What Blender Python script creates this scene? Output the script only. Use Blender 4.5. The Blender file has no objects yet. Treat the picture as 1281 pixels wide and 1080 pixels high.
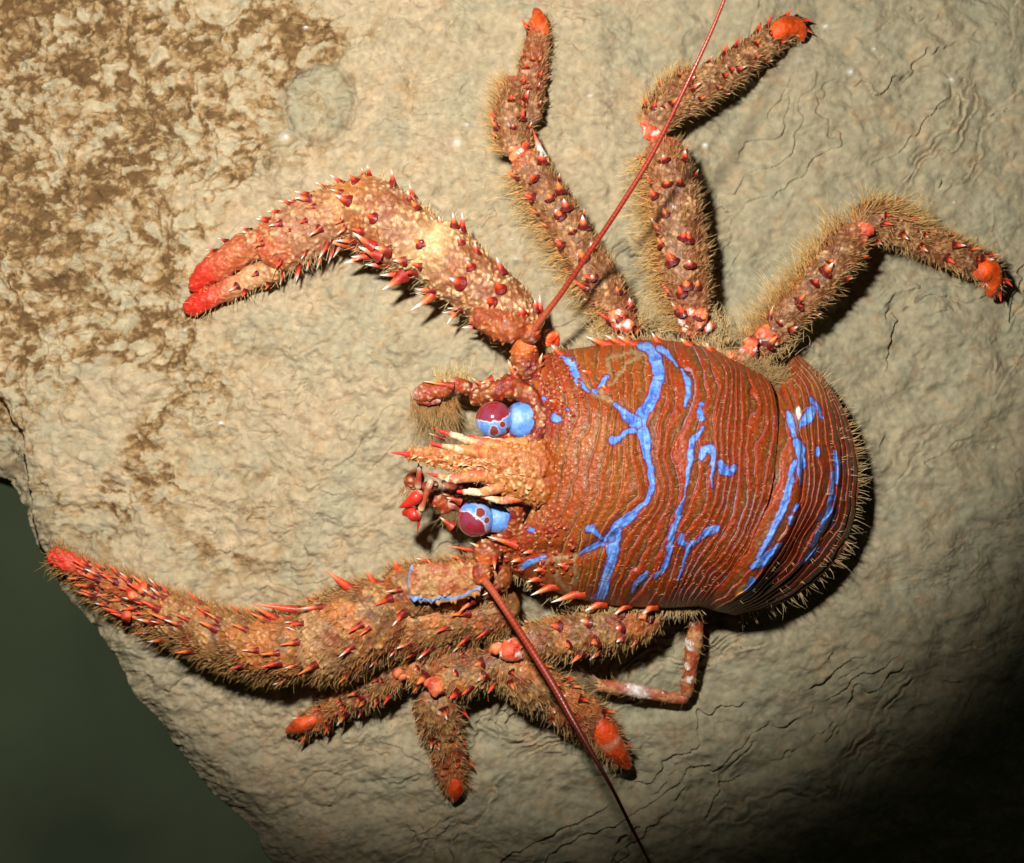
import bpy, math
import numpy as np
from mathutils import Vector

# ------------------------------------------------------------------ scene, camera, light
scene = bpy.context.scene
D = 18.0                      # camera distance above the rock face
IN = 100.0                    # 100 photo pixels = 1 unit on the rock
def P(px, py, z=0.0):
    k = (D - z) / D
    return np.array([(px - 640.5) / IN * k, (540 - py) / IN * k, z])

cam_d = bpy.data.cameras.new('camera'); cam = bpy.data.objects.new('camera', cam_d)
scene.collection.objects.link(cam); scene.camera = cam
cam.location = (0, 0, D); cam.rotation_euler = (0, 0, 0)
cam_d.sensor_width = 36; cam_d.lens = 36 * D / 12.81
cam_d.clip_end = 200; cam_d.clip_start = 0.1
cam_d.dof.use_dof = True; cam_d.dof.focus_distance = D - 1.45; cam_d.dof.aperture_fstop = 0.38

world = bpy.data.worlds.new('World'); scene.world = world; world.use_nodes = True
bg = world.node_tree.nodes['Background']
# open water behind the rock: dull green, darker downwards, slightly cloudy
wn = world.node_tree; tcw = wn.nodes.new('ShaderNodeTexCoord'); sx = wn.nodes.new('ShaderNodeSeparateXYZ')
wn.links.new(tcw.outputs['Generated'], sx.inputs[0])
nz_ = wn.nodes.new('ShaderNodeTexNoise'); nz_.inputs['Scale'].default_value = 7; nz_.inputs['Detail'].default_value = 4
wn.links.new(tcw.outputs['Generated'], nz_.inputs['Vector'])
ma = wn.nodes.new('ShaderNodeMath'); ma.operation = 'MULTIPLY_ADD'; ma.inputs[1].default_value = 0.35
wn.links.new(nz_.outputs['Fac'], ma.inputs[0]); wn.links.new(sx.outputs['Y'], ma.inputs[2])
rw = wn.nodes.new('ShaderNodeValToRGB'); wn.links.new(ma.outputs[0], rw.inputs[0])
rw.color_ramp.elements[0].position = 0.0; rw.color_ramp.elements[1].position = 1.0
mrw = wn.nodes.new('ShaderNodeMapRange'); mrw.inputs[1].default_value = -0.15; mrw.inputs[2].default_value = 0.22
wn.links.new(ma.outputs[0], mrw.inputs[0]); wn.links.new(mrw.outputs[0], rw.inputs[0])
rw.color_ramp.elements[0].color = (0.013, 0.016, 0.010, 1); rw.color_ramp.elements[1].color = (0.054, 0.066, 0.033, 1)
wn.links.new(rw.outputs[0], bg.inputs[0])
mz = wn.nodes.new('ShaderNodeMapRange')               # background dimmed overhead so its fill light leaves unlit rock near black
mz.inputs[1].default_value = -0.75; mz.inputs[2].default_value = 0.1; mz.inputs[3].default_value = 1.0; mz.inputs[4].default_value = 0.22
wn.links.new(sx.outputs['Z'], mz.inputs[0]); wn.links.new(mz.outputs[0], bg.inputs[1])

flash_d = bpy.data.lights.new('camera_flash', 'SPOT'); flash = bpy.data.objects.new('camera_flash', flash_d)
scene.collection.objects.link(flash)
flash.location = (-2.1, 3.8, 12.9)
aim = Vector(P(520, 150, 0)); dirv = aim - Vector(flash.location)
flash.rotation_euler = dirv.to_track_quat('-Z', 'Y').to_euler()
flash_d.energy = 12600; flash_d.shadow_soft_size = 0.42
flash_d.color = (1.0, 0.965, 0.91)
flash_d.spot_size = math.radians(75); flash_d.spot_blend = 0.42

scene.view_settings.view_transform = 'Standard'; scene.view_settings.look = 'None'
scene.view_settings.exposure = 0.0; scene.view_settings.gamma = 1.0
scene.view_settings.use_curve_mapping = False

# ------------------------------------------------------------------ numpy noise
rng = np.random.default_rng(7)
def _h(ix, iy, iz, seed):
    n = (ix.astype(np.int64) * 374761393 + iy.astype(np.int64) * 668265263 + iz.astype(np.int64) * 2147483647 + seed * 974634777) & 0xffffffff
    n = ((n ^ (n >> 13)) * 1274126177) & 0xffffffff
    n = n ^ (n >> 16)
    n = (n * 2246822519) & 0xffffffff
    return ((n ^ (n >> 15)) & 0xffffff) / float(0xffffff)
def vnoise(p, seed=0):
    """smooth value noise in -1..1, p (N,3)"""
    i = np.floor(p).astype(np.int64); f = p - i
    f = f * f * f * (f * (f * 6 - 15) + 10)
    r = 0
    for a in (0, 1):
        for b in (0, 1):
            for c in (0, 1):
                w = (f[:, 0] if a else 1 - f[:, 0]) * (f[:, 1] if b else 1 - f[:, 1]) * (f[:, 2] if c else 1 - f[:, 2])
                r = r + w * _h(i[:, 0] + a, i[:, 1] + b, i[:, 2] + c, seed)
    return r * 2 - 1
def fbm(p, oct=4, seed=0, gain=0.5):
    s = 0; a = 1; t = 0
    q = np.stack([p[:, 0] * 0.87 - p[:, 1] * 0.5, p[:, 0] * 0.5 + p[:, 1] * 0.87, p[:, 2]], 1)
    for o in range(oct):
        s = s + a * vnoise(q, seed + o * 17); t += a; a *= gain
        q = np.stack([q[:, 0] * 1.62 - q[:, 1] * 1.22, q[:, 0] * 1.22 + q[:, 1] * 1.62, q[:, 2] * 2.03 + q[:, 0] * 0.0], 1) + 13.7
    return s / t * 1.5
def worley(p, seed=0, flat=False):
    i = np.floor(p).astype(np.int64); f = p - i
    d1 = np.full(len(p), 9.0); d2 = np.full(len(p), 9.0); idv = np.zeros(len(p))
    for a in (-1, 0, 1):
        for b in (-1, 0, 1):
            for c in ((0,) if flat else (-1, 0, 1)):
                jx, jy, jz = i[:, 0] + a, i[:, 1] + b, i[:, 2] + c
                ox = _h(jx, jy, jz, seed) + a - f[:, 0]; oy = _h(jx, jy, jz, seed + 1) + b - f[:, 1]
                oz = 0 if flat else _h(jx, jy, jz, seed + 2) + c - f[:, 2]
                d = np.sqrt(ox * ox + oy * oy + oz * oz)
                n = d < d1
                d2 = np.where(n, d1, np.minimum(d2, d)); d1 = np.where(n, d, d1)
                idv = np.where(n, _h(jx, jy, jz, seed + 5), idv)
    return d1, d2, idv
def sst(a, b, x):
    t = np.clip((x - a) / (b - a), 0, 1); return t * t * (3 - 2 * t)
def mix(a, b, t):
    t = np.asarray(t)
    if t.ndim == 1: t = t[:, None]
    return np.asarray(a) * (1 - t) + np.asarray(b) * t
def catmull(pts, n_per=None, step=None):
    """dense Catmull-Rom resample of keyed rows (all columns), by length of the first two columns"""
    p = np.asarray(pts, float); e = np.vstack([2 * p[0] - p[1], p, 2 * p[-1] - p[-2]])
    out = []
    for k in range(len(p) - 1):
        a, b, c, d = e[k], e[k + 1], e[k + 2], e[k + 3]
        for t in np.linspace(0, 1, 24, endpoint=False):
            out.append(0.5 * ((2 * b) + (c - a) * t + (2 * a - 5 * b + 4 * c - d) * t * t + (3 * b - a - 3 * c + d) * t ** 3))
    out.append(p[-1]); out = np.array(out)
    L = np.concatenate([[0], np.cumsum(np.linalg.norm(np.diff(out[:, :2], axis=0), axis=1))])
    n = n_per if n_per else max(4, int(L[-1] / step))
    s = np.linspace(0, L[-1], n)
    return np.stack([np.interp(s, L, out[:, c]) for c in range(p.shape[1])], 1)

# ------------------------------------------------------------------ mesh collecting
class Geo:
    def __init__(s): s.v = []; s.q = []; s.t = []; s.c = []; s.n = 0
    def add(s, v, c, q=None, t=None):
        v = np.asarray(v, float); c = np.asarray(c, float)
        if c.ndim == 1: c = np.tile(c, (len(v), 1))
        s.v.append(v); s.c.append(np.clip(c[:, :3], 0.0, 1))
        if q is not None and len(q): s.q.append(np.asarray(q) + s.n)
        if t is not None and len(t): s.t.append(np.asarray(t) + s.n)
        s.n += len(v)
    def grid(s, V, C, closed=False, flip=False):
        """V (n,m,3)"""
        n, m = V.shape[:2]
        i = np.arange(n - 1)[:, None]; mm = m if closed else m - 1
        j = np.arange(mm)[None, :]; j2 = (j + 1) % m
        q = np.stack([i * m + j, i * m + j2, (i + 1) * m + j2, (i + 1) * m + j], -1).reshape(-1, 4)
        if flip: q = q[:, ::-1]
        s.add(V.reshape(-1, 3), C.reshape(-1, 3) if np.ndim(C) == 3 else C, q)
    def build(s, name, mat, parent=None, loc=None):
        V = np.concatenate(s.v); C = np.concatenate(s.c)
        if loc is not None: V = V - np.asarray(loc)
        Q = np.concatenate(s.q) if s.q else np.zeros((0, 4), int); T = np.concatenate(s.t) if s.t else np.zeros((0, 3), int)
        me = bpy.data.meshes.new(name)
        me.vertices.add(len(V)); me.vertices.foreach_set('co', V.astype(np.float32).ravel())
        me.loops.add(Q.size + T.size); me.loops.foreach_set('vertex_index', np.concatenate([Q.ravel(), T.ravel()]).astype(np.int32))
        me.polygons.add(len(Q) + len(T))
        ls = np.concatenate([np.arange(len(Q)) * 4, Q.size + np.arange(len(T)) * 3]).astype(np.int32)
        me.polygons.foreach_set('loop_start', ls)
        me.polygons.foreach_set('use_smooth', np.ones(len(Q) + len(T), bool))
        at = me.color_attributes.new('pigment', 'FLOAT_COLOR', 'POINT')
        at.data.foreach_set('color', np.hstack([C, np.ones((len(C), 1))]).astype(np.float32).ravel())
        me.update(calc_edges=True); me.validate()
        me.materials.append(mat)
        o = bpy.data.objects.new(name, me); scene.collection.objects.link(o)
        if parent is not None: o.parent = parent
        return o

# ------------------------------------------------------------------ materials
def mat_pigment(name, rough=0.5, spec=0.4, bump=0.3, bscale=60, var=0.25, vscale=30, coat=0.0, sss=0.0):
    m = bpy.data.materials.new(name); m.use_nodes = True; nt = m.node_tree; N = nt.nodes; Lk = nt.links
    b = N['Principled BSDF']
    a = N.new('ShaderNodeAttribute'); a.attribute_name = 'pigment'
    tc = N.new('ShaderNodeTexCoord')
    n1 = N.new('ShaderNodeTexNoise'); n1.inputs['Scale'].default_value = vscale; n1.inputs['Detail'].default_value = 5
    Lk.new(tc.outputs['Object'], n1.inputs['Vector'])
    mr = N.new('ShaderNodeMapRange'); mr.inputs[1].default_value = 0.3; mr.inputs[2].default_value = 0.7
    mr.inputs[3].default_value = 1 - var; mr.inputs[4].default_value = 1 + var
    Lk.new(n1.outputs['Fac'], mr.inputs[0])
    mx = N.new('ShaderNodeMix'); mx.data_type = 'RGBA'; mx.blend_type = 'MULTIPLY'; mx.inputs[0].default_value = 1
    Lk.new(a.outputs['Color'], mx.inputs[6]); Lk.new(mr.outputs[0], mx.inputs[7])
    Lk.new(mx.outputs[2], b.inputs['Base Color'])
    n2 = N.new('ShaderNodeTexNoise'); n2.inputs['Scale'].default_value = bscale; n2.inputs['Detail'].default_value = 6
    n2.inputs['Roughness'].default_value = 0.65
    Lk.new(tc.outputs['Object'], n2.inputs['Vector'])
    bp = N.new('ShaderNodeBump'); bp.inputs['Strength'].default_value = bump; bp.inputs['Distance'].default_value = 0.02
    Lk.new(n2.outputs['Fac'], bp.inputs['Height']); Lk.new(bp.outputs[0], b.inputs['Normal'])
    b.inputs['Roughness'].default_value = rough; b.inputs['Specular IOR Level'].default_value = spec
    b.inputs['Coat Weight'].default_value = coat; b.inputs['Coat Roughness'].default_value = 0.12
    if sss:
        b.inputs['Subsurface Weight'].default_value = sss; b.inputs['Subsurface Radius'].default_value = (0.06, 0.02, 0.01)
    return m
M_rock = mat_pigment('rock_surface', 0.9, 0.15, 0.55, 14, 0.13, 9)
M_shell = mat_pigment('shell', 0.36, 0.35, 0.5, 42, 0.26, 26, coat=0.05)
M_hair = mat_pigment('bristle', 0.45, 0.4, 0.0, 20, 0.2, 8)
M_eye = mat_pigment('eye_surface', 0.12, 0.6, 0.0, 20, 0.06, 30, coat=0.6)
M_horn = mat_pigment('horn', 0.42, 0.4, 0.1, 60, 0.15, 30, coat=0.2)

# ------------------------------------------------------------------ rock face
def seg_dist(px, py, pts):
    """distance to polyline (px units); also interpolated width; sign by side"""
    best = np.full(px.shape, 1e9); wv = np.zeros(px.shape); sg = np.ones(px.shape)
    for k in range(len(pts) - 1):
        ax, ay = pts[k][:2]; bx, by = pts[k + 1][:2]
        dx, dy = bx - ax, by - ay; L2 = dx * dx + dy * dy + 1e-9
        t = np.clip(((px - ax) * dx + (py - ay) * dy) / L2, 0, 1)
        d = np.hypot(px - ax - t * dx, py - ay - t * dy)
        n = d < best
        best = np.where(n, d, best)
        sg = np.where(n, np.sign(dx * (py - ay) - dy * (px - ax)), sg)
        if len(pts[k]) > 2: wv = np.where(n, pts[k][2] + (pts[k + 1][2] - pts[k][2]) * t, wv)
    return best, sg, wv
EDGE = [(-1400, -300), (-600, 330), (-200, 530), (0, 600), (22, 632), (42, 690), (72, 735), (118, 785), (150, 832), (172, 885),
        (206, 940), (250, 992), (300, 1036), (322, 1062), (334, 1090), (420, 1240), (700, 1700), (1200, 2600)]
LEDGE = [(-60, 470), (5, 500), (30, 545), (38, 600), (40, 660), (60, 740)]
A_ = lambda *c: np.array(c, float)
def rock_field(px, py):
    n = px.size
    p = np.stack([px / 100, -py / 100, np.zeros(n)], 1)
    wx = fbm(p * 1.1, 4, 3); wy = fbm(p * 1.1 + 31, 4, 5)
    fine = fbm(p * 5, 4, 41)
    sd, sg, _ = seg_dist(px + wx * 10 + fine * 3, py + wy * 10 + fine * 3, EDGE)
    sd = sd * -sg / 100.0                                   # + inside the rock
    z = 0.16 * fbm(p * 0.28 + 3, 3, 8) + 0.07 * fbm(p * 0.9, 3, 9)
    # the face rolls away below and to the right
    z += -0.028 * np.clip((px - 950) / 100, 0, None) ** 1.5 - 0.02 * np.clip((py - 800) / 100, 0, None) ** 1.7
    # broad roughness regions
    ul = sst(560, 40, px * 0.8 + py * 0.45 + wx * 90)        # algae corner
    lumps = sst(900, 350, np.hypot(px - 150, (py - 250) * 0.8))
    # laminated ledges: level steps of a warped, slanted field
    ang = np.radians(38)
    c, s_ = np.cos(ang), np.sin(ang)
    q = np.stack([(p[:, 0] * c + p[:, 1] * s_) * 0.42, (-p[:, 0] * s_ + p[:, 1] * c) * 1.05, p[:, 2]], 1)
    q[:, 0] += wx * 0.35; q[:, 1] += wy * 0.35
    f = fbm(q, 5, 21, 0.45) * 3.2
    gate = sst(-0.35, 0.25, fbm(p * 0.6 + 7, 3, 33)) * (0.55 + 0.45 * sst(600, 950, px + py * 0.3))
    fr = f - np.floor(f)
    lv = _h(np.floor(f).astype(np.int64), np.floor(f).astype(np.int64) * 0 + 1, np.floor(f).astype(np.int64) * 0, 3)
    gate = gate * sst(0.45, 0.85, lv + 0.55 * fbm(p * 1.9 + 70, 3, 35)) 
    step = sst(0.46, 0.51, fr) - fr
    z += 0.060 * gate * step
    crack = np.exp(-((fr - 0.5) / (0.012 + 0.022 * sst(-.3, .6, fbm(p * 3.1, 3, 37)))) ** 2) * gate * sst(0.0, 0.35, fbm(p * 1.3 + 50, 3, 61))
    z += -0.07 * crack
    q2 = p * np.array([1.5, 2.6, 1]) + np.stack([wy, wx, wx * 0], 1) * 0.5
    f2 = fbm(q2 * 0.7, 5, 77, 0.5) * 2.6; fr2 = f2 - np.floor(f2)
    g2 = sst(-0.1, 0.35, fbm(p * 1.0 + 90, 3, 83)) * (1 - 0.5 * sst(650, 900, px))
    z += 0.028 * g2 * (sst(0.47, 0.505, fr2) - fr2)
    ck2 = np.exp(-((fr2 - 0.5) / 0.018) ** 2) * g2
    z += -0.025 * ck2
    # pitted, lumpy texture
    lump = fbm(p * np.array([3.6, 4.6, 1]) + wx[:, None] * 0.4, 4, 91, 0.55)
    z += (0.025 + 0.030 * lumps) * lump + 0.10 * fbm(p * np.array([1.7, 2.3, 1]), 3, 99) * (0.3 + 0.45 * (1 - lumps)) + 0.016 * fine
    hf = fbm(p * np.array([11, 14, 1]), 4, 97, 0.62)
    z += (0.008 + 0.012 * lumps) * hf
    # rim and drop off
    lsd, lsg, _ = seg_dist(px + fine * 4, py + wx * 8, LEDGE)
    low = ((lsg > 0) & (lsd < 160)) * sst(0, 12, lsd) if False else sst(4, -6, lsd * lsg * -1) * (px < 120) * (py > 440)
    z -= 0.22 * low
    z -= 0.22 * np.clip(1 - sd / 0.55, 0, 1) ** 2 * (sd > 0)
    out = sd <= 0
    z = np.where(out, z - 0.22 - np.minimum(-sd * 6.0, 9.4) + 0.0, z)
    # round shell scars
    col_sc = np.zeros(n)
    rim = np.zeros(n)
    for (cx, cy, r, a) in ((400, 129, 43, 1.0), (505, 52, 34, 0.22), (641, 143, 15, 0.5), (585, 33, 20, .4), (352, 215, 34, .35), (405, 990, 22, .4), (760, 35, 28, .3), (1160, 110, 26, .35)):
        d = np.hypot(px - cx + wx * 9 + fine * 1.5, (py - cy) * (1.05 if r < 40 else 0.96) + wy * 5) / r
        z += a * (0.07 * np.clip(1 - d * d, 0, 1) ** 0.7 - 0.05 * np.exp(-((d - 1.08) / 0.09) ** 2))
        col_sc = np.maximum(col_sc, a * sst(1.04, 0.94, d)); rim = np.maximum(rim, a * np.exp(-((d - 1.06) / 0.06) ** 2))
    # ---- colour
    tan = np.array([0.46, 0.36, 0.225]); olive = np.array([0.30, 0.262, 0.165]); pink = np.array([0.50, 0.35, 0.225]); grey = np.array([0.29, 0.285, 0.195])
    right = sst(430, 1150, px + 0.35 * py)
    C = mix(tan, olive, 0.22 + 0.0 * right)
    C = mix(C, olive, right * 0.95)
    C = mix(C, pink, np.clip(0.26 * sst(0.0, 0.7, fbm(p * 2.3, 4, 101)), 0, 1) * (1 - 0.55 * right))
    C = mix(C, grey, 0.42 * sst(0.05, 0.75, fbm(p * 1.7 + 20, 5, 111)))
    C = mix(C, np.array([0.42, 0.26, 0.13]), 0.35 * sst(0.2, 0.9, fbm(p * 6.5, 4, 117)))
    ochre = np.array([0.30, 0.175, 0.062]); dark = np.array([0.10, 0.050, 0.018])
    w2 = np.stack([wx, wy, wx * 0], 1)
    mot = fbm(p * np.array([5.2, 6.6, 1]) + w2 * 1.3, 6, 131, 0.66)
    reg0 = 0.3 * fbm(p * 2.2 + 15, 4, 143)
    wd, wd2, wid = worley(np.stack([px / 15 + wx * 1.2 + fine * .35, py / 12 + wy * 1.2 + hf * .3, px * 0], 1), 5, True)
    wdb, wdb2, widb = worley(np.stack([px / 34 + wx * 1.5 + fine * .3, py / 24 + wy * 1.2 + hf * .3, px * 0], 1), 15, True)
    big = fbm(p * 0.9 + 5, 4, 141)
    reg = np.clip(0.8 * reg0 * sst(900, 350, px + 0.6 * py) + 1.05 * sst(660, 20, px + 0.62 * py) + 0.6 * big * sst(950, 350, px + 0.5 * py) + 0.35 * np.exp(-((px - 90) / 80) ** 2 - ((py - 400) / 50) ** 2)
                  + 0.30 * np.exp(-((px - 210) / 170) ** 2 - ((py - 205) / 40) ** 2) + 0.25 * np.exp(-((px - 260) / 190) ** 2 - ((py - 30) / 40) ** 2), 0, 1.25)
    crev = 0.55 * sst(0.25, 0.05, wd2 - wd) + 0.5 * sst(0.30, 0.08, wdb2 - wdb) - 0.55 * (widb > 0.5) * sst(0.15, 0.4, wdb2 - wdb)
    t = 1.15 * mot + crev * 1.0 + 0.35 * hf - 0.30 + 0.75 * (reg - 0.5)
    C = mix(C, ochre, 0.8 * sst(-0.55, 0.45, t) * sst(0.0, 0.45, reg))
    C = mix(C, dark, 0.85 * sst(0.15, 1.0, t + 0.25 * fbm(p * 19, 2, 133)) * sst(0.12, 0.5, reg))
    C = mix(C, A_(0.42, 0.36, 0.23), 0.5 * sst(0.1, -0.5, t) * sst(0.2, 0.6, reg))
    z += -0.035 * sst(-0.1, 0.8, t) * sst(0.1, 0.5, reg)
    mid = sst(-0.1, 0.7, fbm(p * 2.6 + 60, 5, 151, 0.6)) * sst(1000, 300, px + .2 * py)
    C = mix(C, np.array([0.34, 0.20, 0.085]), 0.45 * mid * sst(0.0, 0.6, fbm(p * 9, 3, 155)))
    C = mix(C, np.array([0.30, 0.27, 0.175]), 0.8 * col_sc * (0.8 + 0.4 * lump))
    C = mix(C, np.array([0.17, 0.15, 0.10]), 0.5 * rim)
    C = mix(C, np.array([0.10, 0.09, 0.065]), np.clip(0.85 * crack + 0.45 * ck2 * g2, 0, 0.9))      # dark colour painted into the cracks to deepen their shade
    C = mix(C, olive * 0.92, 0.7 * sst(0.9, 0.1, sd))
    C = mix(C, np.array([0.10, 0.06, 0.03]), 0.8 * np.exp(-((px - 8) / 16) ** 2 - ((py - 586) / 9) ** 2))
    # tiny pale shell grains
    for (cx, cy, r) in ((571, 178, 4.2), (585, 156, 4.0), (356, 171, 5.5), (382, 32, 2.5), (738, 122, 3), (884, 180, 3.5), (1066, 90, 4), (1035, 31, 3.5), (1193, 97, 3.5), (645, 325, 3),
                        (163, 186, 3), (233, 413, 3), (277, 530, 3), (640, 300, 2), (1200, 250, 2), (1250, 560, 2.2), (1095, 60, 2.5), (1020, 740, 2.6)):
        g = np.exp(-(((px - cx) / r) ** 2 + ((py - cy) / (r * .75)) ** 2))
        C = mix(C, np.array([0.85, 0.85, 0.78]), np.clip(1.0 * g * (0.45 + 0.5 * ((cx * 7) % 5) / 4), 0, 1)); z += 0.03 * g
    C *= (1 + 0.16 * fbm(p * 17, 3, 171))[:, None]
    return z, C
xs = np.concatenate([np.linspace(-900, -40, 80)[:-1], np.arange(-40, 1322, 1.35), np.linspace(1322, 2200, 80)[1:]])
ys = np.concatenate([np.linspace(-750, -40, 66)[:-1], np.arange(-40, 1122, 1.35), np.linspace(1122, 1850, 66)[1:]])
GX, GY = np.meshgrid(xs, ys, indexing='ij')
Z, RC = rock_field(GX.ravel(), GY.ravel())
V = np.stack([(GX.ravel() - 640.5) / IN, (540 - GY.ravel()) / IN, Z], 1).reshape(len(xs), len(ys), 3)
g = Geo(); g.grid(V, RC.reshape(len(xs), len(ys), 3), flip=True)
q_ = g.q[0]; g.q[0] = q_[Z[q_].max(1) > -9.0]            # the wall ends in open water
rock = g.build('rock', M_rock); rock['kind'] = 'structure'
def rock_z(px, py):
    i = np.clip(np.searchsorted(xs, px), 0, len(xs) - 1); j = np.clip(np.searchsorted(ys, py), 0, len(ys) - 1)
    return float(V[i, j, 2])

# ------------------------------------------------------------------ colours of the animal
def A(*c): return np.array(c, float)
RUST = A(0.34, 0.066, 0.010); BRICK = A(0.36, 0.035, 0.010); OLV = A(0.24, 0.092, 0.018); MAROON = A(0.12, 0.008, 0.008)
BLUE = A(0.12, 0.29, 0.75); PALE = A(0.60, 0.42, 0.24); CREAM = A(0.78, 0.62, 0.38); WHITE = A(0.85, 0.78, 0.70)
ORANGE = A(0.80, 0.17, 0.03); TIP = A(0.82, 0.065, 0.012); CORAL = A(0.84, 0.13, 0.06); GOLD = A(0.50, 0.31, 0.09); BRN = A(0.26, 0.10, 0.036)
TAN = A(0.58, 0.31, 0.13); REDTIP = A(0.66, 0.035, 0.018)

hair = Geo()
def hairs(P0, Dn, L, w, c0, c1, bend=None, nseg=3):
    """P0 (n,3) roots, Dn directions, L lengths, tapered bent bristles"""
    n = len(P0)
    if n == 0: return
    Dn = Dn / np.linalg.norm(Dn, axis=1, keepdims=True)
    if bend is None: bend = rng.normal(0, 0.28, (n, 3)); bend[:, 2] -= 0.05
    r = rng.normal(0, 1, (n, 3)); a = np.cross(Dn, r); a /= np.linalg.norm(a, axis=1, keepdims=True); b = np.cross(Dn, a)
    L = np.broadcast_to(L, (n,)); w = np.broadcast_to(w, (n,))
    vs = []; cs = []
    for k in range(nseg + 1):
        t = k / nseg
        c = P0 + Dn * (L * t)[:, None] + bend * (L * t * t)[:, None]
        ww = (w * (1 - 0.82 * t))[:, None]
        for m in range(3):
            an = 2 * math.pi * m / 3
            vs.append(c + ww * (math.cos(an) * a + math.sin(an) * b)); cs.append(mix(np.broadcast_to(c0, (n, 3)), np.broadcast_to(c1, (n, 3)), np.full(n, t)))
    Vv = np.stack(vs, 1).reshape(-1, 3); Cc = np.stack(cs, 1).reshape(-1, 3)
    base = np.arange(n)[:, None] * (3 * (nseg + 1)); q = []
    for k in range(nseg):
        for m in range(3):
            m2 = (m + 1) % 3
            q.append(np.stack([base[:, 0] + k * 3 + m, base[:, 0] + k * 3 + m2, base[:, 0] + k * 3 + 3 + m2, base[:, 0] + k * 3 + 3 + m], 1))
    hair.add(Vv, Cc, np.concatenate(q))

def spine(g, p, d, L, r, c0=None, c1=None, c2=None, bend=(0, 0, 0)):
    """curved thorn with a flared foot: dark red foot, orange shaft, pale tip"""
    c0 = MAROON if c0 is None else c0; c1 = TIP if c1 is None else c1; c2 = WHITE if c2 is None else c2
    d = np.asarray(d, float); d = d / np.linalg.norm(d); p = np.asarray(p, float); bend = np.asarray(bend, float)
    a = np.cross(d, [0.3, 0.2, 0.9]); a /= np.linalg.norm(a); b = np.cross(d, a)
    T = np.array([-0.25, -0.08, 0.06, 0.2, 0.38, 0.58, 0.78, 0.92, 1.0]); R = np.array([1.75, 1.45, 1.12, 0.92, 0.72, 0.5, 0.28, 0.13, 0.01])
    th = np.linspace(0, 2 * math.pi, 11)[:-1]
    V = np.zeros((len(T), len(th), 3)); C = np.zeros_like(V)
    for k, t in enumerate(T):
        c = p + d * (L * t) + bend * L * max(t, 0) ** 2
        V[k] = c + r * R[k] * (np.cos(th)[:, None] * a + np.sin(th)[:, None] * b)
        cc = mix(c0, c1, np.array([sst(0.1, 0.5, t)]))[0]; cc = mix(cc, c2, np.array([sst(0.5, 0.82, t)]))[0]
        C[k] = cc
    g.grid(V, C, closed=True)

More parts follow.
